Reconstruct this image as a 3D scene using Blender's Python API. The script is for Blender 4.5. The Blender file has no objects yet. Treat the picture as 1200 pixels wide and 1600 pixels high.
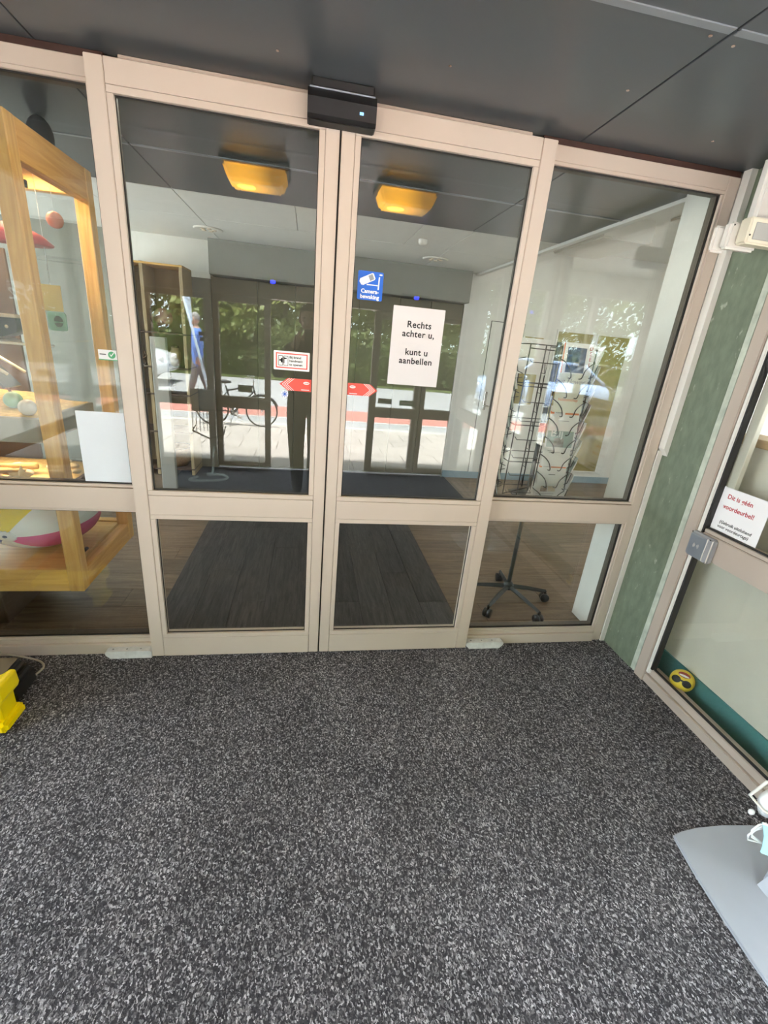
import bpy, bmesh, math, random
from mathutils import Vector, Matrix

random.seed(7)
SC = bpy.context.scene
COL = SC.collection

# ------------------------------------------------------------------ camera
CAM = Vector((-0.0855, -1.8749, 1.4976))
YAW, PITCH, ROLL, FPX = 0.1871, -0.3612, 0.094, 699.52
fw = Vector((math.sin(YAW) * math.cos(PITCH), math.cos(YAW) * math.cos(PITCH), math.sin(PITCH)))
r0 = Vector((math.cos(YAW), -math.sin(YAW), 0))
u0 = r0.cross(fw)
rt = math.cos(ROLL) * r0 + math.sin(ROLL) * u0
up = -math.sin(ROLL) * r0 + math.cos(ROLL) * u0
cd = bpy.data.cameras.new('camera')
cam = bpy.data.objects.new('camera', cd)
COL.objects.link(cam)
cam.matrix_world = Matrix(((rt.x, up.x, -fw.x, CAM.x), (rt.y, up.y, -fw.y, CAM.y), (rt.z, up.z, -fw.z, CAM.z), (0, 0, 0, 1)))
cd.sensor_fit = 'HORIZONTAL'
cd.sensor_width = 36
cd.lens = 36 * FPX / 1200
cd.clip_start = 0.01
cd.clip_end = 200
SC.camera = cam

# ------------------------------------------------------------------ light and exposure
SKY = 12.0
W = bpy.data.worlds.new('sky')
SC.world = W
W.use_nodes = True
bg = W.node_tree.nodes['Background']
bg.inputs[0].default_value = (0.80, 0.90, 1.0, 1)
bg.inputs[1].default_value = SKY
sl = bpy.data.lights.new('sun', 'SUN')
sl.energy = 62
sl.angle = math.radians(4)
sl.color = (1.0, 0.985, 0.955)
so = bpy.data.objects.new('sun', sl)
COL.objects.link(so)
so.rotation_euler = Vector((0.12, -0.16, -0.98)).to_track_quat('-Z', 'Y').to_euler()
SC.view_settings.view_transform = 'Standard'
SC.view_settings.look = 'None'
SC.view_settings.gamma = 1
SC.view_settings.use_curve_mapping = False
SC.view_settings.exposure = 0.15
cy = SC.cycles
cy.use_denoising = True
cy.max_bounces = 10
cy.diffuse_bounces = 5
cy.glossy_bounces = 5
cy.transparent_max_bounces = 32
cy.sample_clamp_indirect = 8
cy.caustics_reflective = False
cy.caustics_refractive = False


def area(name, loc, size, energy, color, direction=(0, 0, -1), spread=180):
    l = bpy.data.lights.new(name, 'AREA')
    l.shape = 'RECTANGLE'
    l.size, l.size_y = size
    l.energy = energy
    l.color = color
    l.spread = math.radians(spread)
    o = bpy.data.objects.new(name, l)
    o.location = loc
    o.rotation_euler = Vector(direction).to_track_quat('-Z', 'Y').to_euler()
    COL.objects.link(o)
    return o


# ------------------------------------------------------------------ materials
def nd(nt, t, **kw):
    n = nt.nodes.new(t)
    for k, v in kw.items():
        setattr(n, k, v)
    return n


def mat(name, col, rough=0.5, metal=0.0, var=0.0, scale=8.0, bump=0.0, bscale=200.0, stretch=(1, 1, 1),
        spec=0.5, emit=None, estr=0.0, trans=0.0, col2=None, rnd=0.0, detail=4):
    """principled material whose colour varies with object-space noise"""
    m = bpy.data.materials.new(name)
    m.use_nodes = True
    nt = m.node_tree
    b = nt.nodes['Principled BSDF']
    b.inputs['Roughness'].default_value = rough
    b.inputs['Metallic'].default_value = metal
    b.inputs['Specular IOR Level'].default_value = spec
    c = (*col, 1)
    tc = nd(nt, 'ShaderNodeTexCoord')
    mp = nd(nt, 'ShaderNodeMapping')
    mp.inputs['Scale'].default_value = stretch
    nt.links.new(tc.outputs['Object'], mp.inputs[0])
    last = None
    if var > 0 or col2:
        nz = nd(nt, 'ShaderNodeTexNoise')
        nz.inputs['Scale'].default_value = scale
        nz.inputs['Detail'].default_value = detail
        nt.links.new(mp.outputs[0], nz.inputs['Vector'])
        rp = nd(nt, 'ShaderNodeValToRGB')
        rp.color_ramp.elements[0].position = 0.3
        rp.color_ramp.elements[1].position = 0.7
        a = tuple(max(0, x * (1 - var)) for x in col)
        d = col2 if col2 else tuple(min(1, x * (1 + var)) for x in col)
        rp.color_ramp.elements[0].color = (*a, 1)
        rp.color_ramp.elements[1].color = (*d, 1)
        nt.links.new(nz.outputs[0], rp.inputs[0])
        last = rp.outputs[0]
    if rnd > 0:
        oi = nd(nt, 'ShaderNodeObjectInfo')
        hs = nd(nt, 'ShaderNodeHueSaturation')
        mr = nd(nt, 'ShaderNodeMapRange')
        mr.inputs[3].default_value = 1 - rnd
        mr.inputs[4].default_value = 1 + rnd
        nt.links.new(oi.outputs['Random'], mr.inputs[0])
        nt.links.new(mr.outputs[0], hs.inputs['Value'])
        if last:
            nt.links.new(last, hs.inputs['Color'])
        else:
            hs.inputs['Color'].default_value = c
        last = hs.outputs[0]
    if last:
        nt.links.new(last, b.inputs['Base Color'])
    else:
        b.inputs['Base Color'].default_value = c
    if bump > 0:
        n2 = nd(nt, 'ShaderNodeTexNoise')
        n2.inputs['Scale'].default_value = bscale
        n2.inputs['Detail'].default_value = 3
        nt.links.new(mp.outputs[0], n2.inputs['Vector'])
        bp = nd(nt, 'ShaderNodeBump')
        bp.inputs['Strength'].default_value = bump
        bp.inputs['Distance'].default_value = 0.004
        nt.links.new(n2.outputs[0], bp.inputs['Height'])
        nt.links.new(bp.outputs[0], b.inputs['Normal'])
    if emit:
        b.inputs['Emission Color'].default_value = (*emit, 1)
        b.inputs['Emission Strength'].default_value = estr
    if trans > 0:
        tr = nd(nt, 'ShaderNodeBsdfTranslucent')
        tr.inputs[0].default_value = c
        if last:
            nt.links.new(last, tr.inputs[0])
        mx = nd(nt, 'ShaderNodeMixShader')
        mx.inputs[0].default_value = trans
        out = nt.nodes['Material Output']
        nt.links.new(b.outputs[0], mx.inputs[1])
        nt.links.new(tr.outputs[0], mx.inputs[2])
        nt.links.new(mx.outputs[0], out.inputs[0])
    return m


def glass_mat(name, refl=0.12, tint=(0.93, 0.95, 0.93)):
    m = bpy.data.materials.new(name)
    m.use_nodes = True
    nt = m.node_tree
    nt.nodes.remove(nt.nodes['Principled BSDF'])
    out = nt.nodes['Material Output']
    t = nd(nt, 'ShaderNodeBsdfTransparent')
    t.inputs[0].default_value = (*tint, 1)
    g = nd(nt, 'ShaderNodeBsdfGlossy')
    g.inputs['Roughness'].default_value = 0.0
    g.inputs[0].default_value = (1, 1, 1, 1)
    lw = nd(nt, 'ShaderNodeLayerWeight')
    lw.inputs[0].default_value = 0.5
    pw = nd(nt, 'ShaderNodeMath', operation='POWER')
    pw.inputs[1].default_value = 4.0
    nt.links.new(lw.outputs['Facing'], pw.inputs[0])
    ml = nd(nt, 'ShaderNodeMath', operation='MULTIPLY_ADD')
    ml.inputs[1].default_value = 0.85 - refl
    ml.inputs[2].default_value = refl
    nt.links.new(pw.outputs[0], ml.inputs[0])
    mx = nd(nt, 'ShaderNodeMixShader')
    nt.links.new(ml.outputs[0], mx.inputs[0])
    nt.links.new(t.outputs[0], mx.inputs[1])
    nt.links.new(g.outputs[0], mx.inputs[2])
    nt.links.new(mx.outputs[0], out.inputs[0])
    return m


def carpet_mat():
    m = bpy.data.materials.new('carpet')
    m.use_nodes = True
    nt = m.node_tree
    b = nt.nodes['Principled BSDF']
    b.inputs['Roughness'].default_value = 0.95
    b.inputs['Specular IOR Level'].default_value = 0.15
    tc = nd(nt, 'ShaderNodeTexCoord')
    dn = nd(nt, 'ShaderNodeTexNoise')
    dn.inputs['Scale'].default_value = 90
    nt.links.new(tc.outputs['Object'], dn.inputs['Vector'])
    mixv = nd(nt, 'ShaderNodeMixRGB', blend_type='LINEAR_LIGHT')
    mixv.inputs[0].default_value = 0.007
    nt.links.new(tc.outputs['Object'], mixv.inputs[1])
    nt.links.new(dn.outputs['Color'], mixv.inputs[2])
    mp = nd(nt, 'ShaderNodeMapping')
    mp.inputs['Rotation'].default_value = (0, 0, 0.6)
    mp.inputs['Scale'].default_value = (1.0, 0.62, 1)
    nt.links.new(mixv.outputs[0], mp.inputs[0])
    v = nd(nt, 'ShaderNodeTexVoronoi')
    v.inputs['Scale'].default_value = 285
    nt.links.new(mp.outputs[0], v.inputs['Vector'])
    sp = nd(nt, 'ShaderNodeSeparateColor')
    nt.links.new(v.outputs['Color'], sp.inputs[0])
    rp = nd(nt, 'ShaderNodeValToRGB')
    e = rp.color_ramp.elements
    e[0].position = 0.0
    e[0].color = (0.031, 0.030, 0.035, 1)
    e[1].position = 0.52
    e[1].color = (0.065, 0.062, 0.070, 1)
    for p, c in ((0.64, 0.095), (0.84, 0.16), (0.92, 0.27), (1.0, 0.38)):
        x = e.new(p)
        x.color = (c * 1.42, c * 1.37, c * 1.46, 1)
    nt.links.new(sp.outputs[0], rp.inputs[0])
    n2 = nd(nt, 'ShaderNodeTexNoise')
    n2.inputs['Scale'].default_value = 2.2
    n2.inputs['Detail'].default_value = 3
    nt.links.new(tc.outputs['Object'], n2.inputs['Vector'])
    mr = nd(nt, 'ShaderNodeMapRange')
    mr.inputs[1].default_value = 0.3
    mr.inputs[2].default_value = 0.7
    mr.inputs[3].default_value = 0.8
    mr.inputs[4].default_value = 1.2
    nt.links.new(n2.outputs[0], mr.inputs[0])
    mu = nd(nt, 'ShaderNodeVectorMath', operation='SCALE')
    nt.links.new(rp.outputs[0], mu.inputs[0])
    nt.links.new(mr.outputs[0], mu.inputs['Scale'])
    nt.links.new(mu.outputs[0], b.inputs['Base Color'])
    n3 = nd(nt, 'ShaderNodeTexNoise')
    n3.inputs['Scale'].default_value = 300
    nt.links.new(tc.outputs['Object'], n3.inputs['Vector'])
    bm_ = nd(nt, 'ShaderNodeBump')
    bm_.inputs['Strength'].default_value = 0.9
    bm_.inputs['Distance'].default_value = 0.006
    nt.links.new(n3.outputs[0], bm_.inputs['Height'])
    nt.links.new(bm_.outputs[0], b.inputs['Normal'])
    return m


def wood_mat(name, c1, c2, rough=0.4, axis='X', rnd=0.18, scale=1.0, spec=0.4):
    """long grain along the given object axis"""
    m = bpy.data.materials.new(name)
    m.use_nodes = True
    nt = m.node_tree
    b = nt.nodes['Principled BSDF']
    b.inputs['Roughness'].default_value = rough
    b.inputs['Specular IOR Level'].default_value = spec
    tc = nd(nt, 'ShaderNodeTexCoord')
    oi = nd(nt, 'ShaderNodeObjectInfo')
    ad = nd(nt, 'ShaderNodeVectorMath', operation='ADD')
    sc = nd(nt, 'ShaderNodeVectorMath', operation='SCALE')
    sc.inputs['Scale'].default_value = 7.0
    nt.links.new(oi.outputs['Location'], sc.inputs[0])
    nt.links.new(tc.outputs['Object'], ad.inputs[0])
    nt.links.new(sc.outputs[0], ad.inputs[1])
    mp = nd(nt, 'ShaderNodeMapping')
    s = {'X': (1.3, 16, 16), 'Y': (16, 1.3, 16), 'Z': (16, 16, 1.3)}[axis]
    mp.inputs['Scale'].default_value = tuple(x * scale for x in s)
    nt.links.new(ad.outputs[0], mp.inputs[0])
    nz = nd(nt, 'ShaderNodeTexNoise')
    nz.inputs['Scale'].default_value = 2.5
    nz.inputs['Detail'].default_value = 6
    nz.inputs['Distortion'].default_value = 1.2
    nt.links.new(mp.outputs[0], nz.inputs['Vector'])
    rp = nd(nt, 'ShaderNodeValToRGB')
    rp.color_ramp.elements[0].position = 0.32
    rp.color_ramp.elements[1].position = 0.68
    rp.color_ramp.elements[0].color = (*c1, 1)
    rp.color_ramp.elements[1].color = (*c2, 1)
    nt.links.new(nz.outputs[0], rp.inputs[0])
    hs = nd(nt, 'ShaderNodeHueSaturation')
    mr = nd(nt, 'ShaderNodeMapRange')
    mr.inputs[3].default_value = 1 - rnd
    mr.inputs[4].default_value = 1 + rnd
    nt.links.new(oi.outputs['Random'], mr.inputs[0])
    nt.links.new(mr.outputs[0], hs.inputs['Value'])
    nt.links.new(rp.outputs[0], hs.inputs['Color'])
    nt.links.new(hs.outputs[0], b.inputs['Base Color'])
    bp = nd(nt, 'ShaderNodeBump')
    bp.inputs['Strength'].default_value = 0.15
    bp.inputs['Distance'].default_value = 0.002
    nt.links.new(nz.outputs[0], bp.inputs['Height'])
    nt.links.new(bp.outputs[0], b.inputs['Normal'])
    return m


M = {}
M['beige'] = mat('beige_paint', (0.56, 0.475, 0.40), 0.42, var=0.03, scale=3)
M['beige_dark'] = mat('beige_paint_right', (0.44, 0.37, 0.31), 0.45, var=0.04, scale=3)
M['jamb_unlit'] = mat('unlit_jamb_tone', (0.10, 0.083, 0.066), 0.5, var=0.05)  # beige bead coloured dark to imitate its unlit inner side
M['gasket'] = mat('black_rubber', (0.012, 0.011, 0.010), 0.6, var=0.1)
M['glass'] = glass_mat('door_glass', 0.042)
M['glass_clear'] = glass_mat('clear_glass', 0.035, (0.97, 0.985, 0.98))
M['carpet'] = carpet_mat()
M['ceil_dark'] = mat('dark_ceiling_board', (0.066, 0.081, 0.094), 0.32, var=0.10, scale=1.6, col2=(0.078, 0.086, 0.093))
M['ceil_white'] = mat('white_ceiling_board', (0.72, 0.72, 0.69), 0.6, var=0.02)
M['strip'] = mat('ceiling_seam_strip', (0.30, 0.33, 0.37), 0.35, metal=0.5, var=0.15, scale=5)
M['brown'] = mat('brown_strip', (0.045, 0.016, 0.010), 0.6, var=0.25, scale=20)
M['green'] = mat('green_mottled_panel', (0.140, 0.172, 0.118), 0.5, var=0.18, scale=14, stretch=(1, 2.2, 1), bump=0.05, bscale=60, detail=6)
nt = M['green'].node_tree
pb = nt.nodes['Principled BSDF']
src = pb.inputs['Base Color'].links[0].from_socket
tcg = nd(nt, 'ShaderNodeTexCoord')
mpg = nd(nt, 'ShaderNodeMapping')
mpg.inputs['Scale'].default_value = (1, 1.0, .55)
mpg.inputs['Rotation'].default_value = (.7, 0, 0)
nt.links.new(tcg.outputs['Object'], mpg.inputs[0])
ng = nd(nt, 'ShaderNodeTexNoise')
ng.inputs['Scale'].default_value = 38
ng.inputs['Detail'].default_value = 5
nt.links.new(mpg.outputs[0], ng.inputs['Vector'])
rg = nd(nt, 'ShaderNodeMapRange')
rg.inputs[1].default_value = .66
rg.inputs[2].default_value = .74
rg.inputs[4].default_value = .6
nt.links.new(ng.outputs[0], rg.inputs[0])
mg = nd(nt, 'ShaderNodeMixRGB')
mg.inputs[2].default_value = (.42, .44, .36, 1)
nt.links.new(rg.outputs[0], mg.inputs[0])
nt.links.new(src, mg.inputs[1])
nt.links.new(mg.outputs[0], pb.inputs['Base Color'])
M['green_edge'] = mat('pale_green_edge', (0.44, 0.48, 0.40), 0.5, var=0.2, scale=18)
M['white'] = mat('white_paint', (0.74, 0.74, 0.71), 0.5, var=0.03)
M['white_pl'] = mat('white_plastic', (0.72, 0.70, 0.65), 0.4, var=0.03)
M['cream'] = mat('cream_plastic', (0.72, 0.67, 0.53), 0.4, var=0.03)
M['paper'] = mat('white_paper', (0.84, 0.83, 0.83), 0.7, var=0.015, spec=0.1)
M['notice_paper'] = mat('notice_paper', (0.70, 0.67, 0.67), 0.7, var=0.015, spec=0.1)
M['paper_blue'] = mat('bluish_paper', (0.74, 0.80, 0.86), 0.7, var=0.02, spec=0.1)
M['ink'] = mat('black_ink', (0.012, 0.012, 0.015), 0.8, var=0.1)
M['ink_grey'] = mat('grey_ink', (0.30, 0.30, 0.31), 0.8, var=0.1)
M['ink_red'] = mat('red_ink', (0.45, 0.03, 0.04), 0.7, var=0.1)
M['red'] = mat('red_vinyl', (0.78, 0.07, 0.045), 0.4, var=0.04)
M['blue'] = mat('blue_vinyl', (0.012, 0.13, 0.62), 0.35, var=0.05)
M['white_v'] = mat('white_vinyl', (0.84, 0.84, 0.84), 0.4, var=0.02)
M['orange'] = mat('orange_print', (0.80, 0.23, 0.08), 0.5, var=0.04)
M['navy'] = mat('dark_blue_print', (0.025, 0.045, 0.13), 0.5, var=0.5, scale=40, col2=(0.10, 0.16, 0.30))
M['teal_print'] = mat('grey_green_print', (0.36, 0.44, 0.42), 0.5, var=0.1)
M['lime'] = mat('lime_print', (0.42, 0.62, 0.20), 0.5, var=0.05)
M['cream_print'] = mat('cream_print', (0.78, 0.78, 0.68), 0.6, var=0.03)
M['photo'] = mat('brown_photo_print', (0.28, 0.14, 0.09), 0.5, var=0.5, scale=50, col2=(0.6, 0.5, 0.42))
M['black_pl'] = mat('black_plastic', (0.014, 0.014, 0.015), 0.28, var=0.1)
M['black_wire'] = mat('black_wire', (0.010, 0.011, 0.012), 0.35, var=0.1)
M['char'] = mat('charcoal_metal', (0.035, 0.042, 0.046), 0.4, var=0.1)
M['led'] = mat('blue_led', (0.2, 0.5, 0.9), 0.3, emit=(0.25, 0.55, 1.0), estr=1.2)
M['led2'] = mat('deep_blue_led', (0.02, 0.02, 0.5), 0.3, emit=(0.02, 0.03, 1.0), estr=40)
M['alu'] = mat('scuffed_white_metal', (0.66, 0.66, 0.65), 0.4, var=0.12, scale=40)
M['plate'] = mat('grey_powder_coat', (0.41, 0.44, 0.50), 0.35, var=0.04, scale=6)
M['yellow'] = mat('yellow_plastic', (0.86, 0.64, 0.0), 0.35, var=0.03)
M['cable'] = mat('beige_cable', (0.46, 0.42, 0.33), 0.5, var=0.05)
M['pine'] = wood_mat('pine_post', (0.58, 0.31, 0.09), (0.76, 0.46, 0.16), 0.45, 'Z', 0.05)
M['pine_y'] = wood_mat('pine_rail', (0.56, 0.28, 0.07), (0.72, 0.40, 0.12), 0.45, 'Y', 0.05)
M['pine_x'] = wood_mat('pine_front_rail', (0.62, 0.34, 0.08), (0.80, 0.48, 0.15), 0.45, 'X', 0.05)
M['floor_wood'] = wood_mat('brown_vinyl_plank', (0.115, 0.076, 0.047), (0.215, 0.152, 0.100), 0.38, 'X', 0.14)
M['mat_wood'] = wood_mat('dark_vinyl_plank', (0.026, 0.023, 0.022), (0.070, 0.064, 0.060), 0.45, 'Y', 0.22, 1.2)
M['char_mat'] = mat('charcoal_mat', (0.030, 0.030, 0.033), 0.95, var=0.2, scale=60, bump=0.4)
M['olive'] = mat('olive_cladding', (0.155, 0.140, 0.100), 0.6, var=0.06, scale=2, rnd=0.06)
M['soffit'] = mat('soffit', (0.27, 0.27, 0.25), 0.6, var=0.03)
M['grey_soffit'] = mat('grey_soffit', (0.38, 0.38, 0.355), 0.6, var=0.03)
M['greige'] = mat('greige_wall', (0.20, 0.19, 0.155), 0.6, var=0.05)
M['window_tint'] = mat('yellowed_pane', (0.30, 0.25, 0.09), 0.2, var=0.3, scale=3)
M['blue_base'] = mat('blue_baseboard', (0.25, 0.34, 0.40), 0.5, var=0.05)
M['teal'] = mat('teal_skirting', (0.07, 0.20, 0.19), 0.45, var=0.06)
M['cream_wall'] = mat('cream_panel', (0.62, 0.58, 0.48), 0.6, var=0.03)
M['orange_floor'] = mat('tan_floor', (0.34, 0.22, 0.10), 0.5, var=0.1)
M['ledge'] = wood_mat('oak_ledge', (0.36, 0.23, 0.11), (0.47, 0.32, 0.17), 0.5, 'Y', 0.03)
M['lamp'] = mat('yellowed_lamp_cover', (0.75, 0.55, 0.18), 0.35, emit=(1.0, 0.46, 0.03), estr=7.5)
nt = M['lamp'].node_tree
tcn = nd(nt, 'ShaderNodeTexCoord')
sb_ = nd(nt, 'ShaderNodeVectorMath', operation='SUBTRACT')
sb_.inputs[1].default_value = (-.06, 0, -.06)
nt.links.new(tcn.outputs['Object'], sb_.inputs[0])
ln_ = nd(nt, 'ShaderNodeVectorMath', operation='LENGTH')
nt.links.new(sb_.outputs[0], ln_.inputs[0])
mr_ = nd(nt, 'ShaderNodeMapRange')
mr_.inputs[1].default_value = .03
mr_.inputs[2].default_value = .17
mr_.inputs[3].default_value = 17
mr_.inputs[4].default_value = 3.0
nt.links.new(ln_.outputs['Value'], mr_.inputs[0])
nt.links.new(mr_.outputs[0], nt.nodes['Principled BSDF'].inputs['Emission Strength'])
M['lamp_hot'] = mat('lamp_bulb', (1, 0.8, 0.3), 0.3, emit=(1.0, 0.62, 0.06), estr=30)
M['lamp_rim'] = mat('lamp_housing', (0.10, 0.095, 0.085), 0.5, var=0.1)
M['door_frame_out'] = mat('outer_frame_paint', (0.35, 0.31, 0.26), 0.45, var=0.05)
M['sticker_green'] = mat('green_sticker', (0.10, 0.42, 0.20), 0.5, var=0.1)
M['sticker_pale'] = mat('pale_green_sticker', (0.55, 0.68, 0.60), 0.5, var=0.1)
M['tube'] = mat('grey_green_tube', (0.70, 0.80, 0.72), 0.4, var=0.05)
M['sand'] = mat('sand', (0.66, 0.47, 0.22), 0.9, var=0.2, scale=40, bump=0.6, bscale=120)
M['shell'] = mat('shell', (0.74, 0.62, 0.46), 0.5, var=0.15, scale=30)
M['starfish'] = mat('starfish', (0.80, 0.66, 0.40), 0.7, var=0.1, scale=60, bump=0.3)
M['grey_shelf'] = mat('grey_shelf', (0.34, 0.33, 0.30), 0.5, var=0.05)
M['dark_brown'] = mat('dark_brown_board', (0.085, 0.05, 0.03), 0.5, var=0.2)
M['drift'] = wood_mat('driftwood', (0.30, 0.20, 0.08), (0.66, 0.48, 0.22), 0.7, 'X', 0.15)
M['pink'] = mat('pink_vinyl', (0.72, 0.07, 0.26), 0.22, var=0.03)
M['ball_white'] = mat('ball_white_vinyl', (0.80, 0.80, 0.80), 0.22, var=0.03)
M['ball_yellow'] = mat('ball_yellow_vinyl', (0.86, 0.66, 0.02), 0.22, var=0.03)
M['ball_blue'] = mat('ball_blue_vinyl', (0.03, 0.05, 0.28), 0.22, var=0.03)
M['note'] = mat('yellow_note', (0.90, 0.66, 0.22), 0.7, var=0.03)
M['mint'] = mat('mint_plastic', (0.30, 0.56, 0.42), 0.4, var=0.05)
M['parasol'] = mat('red_paper', (0.72, 0.07, 0.07), 0.6, var=0.1)
M['salmon'] = mat('salmon_ball', (0.74, 0.30, 0.22), 0.6, var=0.1)
M['dark_oval'] = mat('dark_oval_tone', (0.020, 0.020, 0.017), 0.6, var=0.1)
M['emoji_y'] = mat('ball_yellow', (0.82, 0.60, 0.05), 0.5, var=0.05)
M['emoji_r'] = mat('mouth_red', (0.30, 0.04, 0.03), 0.5, var=0.05)
M['mask_blue'] = mat('mask_blue', (0.45, 0.76, 0.84), 0.9, var=0.04, scale=30)
M['mask_white'] = mat('mask_white', (0.86, 0.88, 0.90), 0.9, var=0.02)
M['bag'] = mat('white_bag', (0.84, 0.85, 0.86), 0.6, var=0.03)
M['tan_panel'] = mat('tan_panel', (0.36, 0.27, 0.15), 0.6, var=0.12, scale=3)
M['mask_pink'] = mat('carved_pink', (0.40, 0.22, 0.19), 0.6, var=0.15, scale=20)
M['carved'] = mat('carved_dark_wood', (0.12, 0.08, 0.04), 0.6, var=0.3, scale=20)
M['basket'] = mat('woven_basket', (0.36, 0.22, 0.12), 0.8, var=0.35, scale=70, stretch=(1, 1, 3))
# outdoors
M['paver'] = mat('pale_paver', (0.42, 0.375, 0.335), 0.85, var=0.10, scale=12, rnd=0.10)
M['joint'] = mat('paver_bed', (0.22, 0.19, 0.165), 0.95, var=0.2, scale=30)
M['kerb'] = mat('kerb_stone', (0.60, 0.58, 0.55), 0.8, var=0.06)
M['bike_lane'] = mat('red_asphalt', (0.46, 0.19, 0.155), 0.9, var=0.08, scale=20)
M['asphalt'] = mat('grey_asphalt', (0.34, 0.34, 0.34), 0.9, var=0.08, scale=20)
M['leaf'] = mat('leaf', (0.17, 0.25, 0.05), 0.55, trans=0.5, col2=(0.46, 0.50, 0.17), var=0.4, scale=1.2)
M['leaf2'] = mat('hedge_leaf', (0.09, 0.13, 0.04), 0.55, trans=0.4, col2=(0.22, 0.28, 0.09), var=0.4, scale=1.5)
M['bark'] = mat('bark', (0.10, 0.075, 0.05), 0.9, var=0.3, scale=10, stretch=(4, 4, 1))
M['car_white'] = mat('white_car_paint', (0.72, 0.74, 0.77), 0.25, var=0.01)
M['car_blue'] = mat('pale_blue_car_paint', (0.36, 0.46, 0.66), 0.25, var=0.01)
M['car_yellow'] = mat('yellow_car_paint', (0.70, 0.55, 0.10), 0.25, var=0.01)
M['car_glass'] = mat('car_window', (0.03, 0.035, 0.04), 0.08, var=0.05)
M['tyre'] = mat('tyre', (0.018, 0.018, 0.018), 0.8, var=0.1)
M['rim'] = mat('wheel_rim', (0.5, 0.5, 0.52), 0.3, metal=0.8, var=0.05)
M['bike_frame'] = mat('dark_bike_paint', (0.02, 0.022, 0.028), 0.3, var=0.05)
M['chrome'] = mat('chrome', (0.6, 0.6, 0.6), 0.2, metal=1.0, var=0.03)
M['skin'] = mat('skin', (0.52, 0.33, 0.25), 0.5, var=0.06, scale=10)
M['jacket'] = mat('dark_jacket', (0.022, 0.024, 0.022), 0.8, var=0.15, scale=20)
M['trousers'] = mat('dark_trousers', (0.035, 0.033, 0.028), 0.85, var=0.15, scale=25)
M['shirt_blue'] = mat('blue_shirt', (0.10, 0.22, 0.62), 0.8, var=0.1, scale=15)
M['trousers_grey'] = mat('grey_trousers', (0.14, 0.14, 0.15), 0.85, var=0.1, scale=15)
M['shoe'] = mat('dark_shoe', (0.02, 0.018, 0.016), 0.5, var=0.1)
M['hair'] = mat('dark_hair', (0.03, 0.02, 0.014), 0.6, var=0.3, scale=60, stretch=(1, 1, 6))
M['hair_grey'] = mat('grey_hair', (0.30, 0.28, 0.26), 0.6, var=0.2, scale=60)
M['eye'] = mat('eye', (0.03, 0.025, 0.02), 0.2, var=0.1)
M['lip'] = mat('lip', (0.40, 0.17, 0.14), 0.5, var=0.05)
M['banner'] = mat('white_blue_banner', (0.62, 0.72, 0.86), 0.6, var=0.06)
M['roof'] = mat('added_roof_slab', (0.3, 0.3, 0.3), 0.8, var=0.05)
M['ext'] = mat('outer_wall', (0.60, 0.57, 0.51), 0.7, var=0.05)


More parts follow.
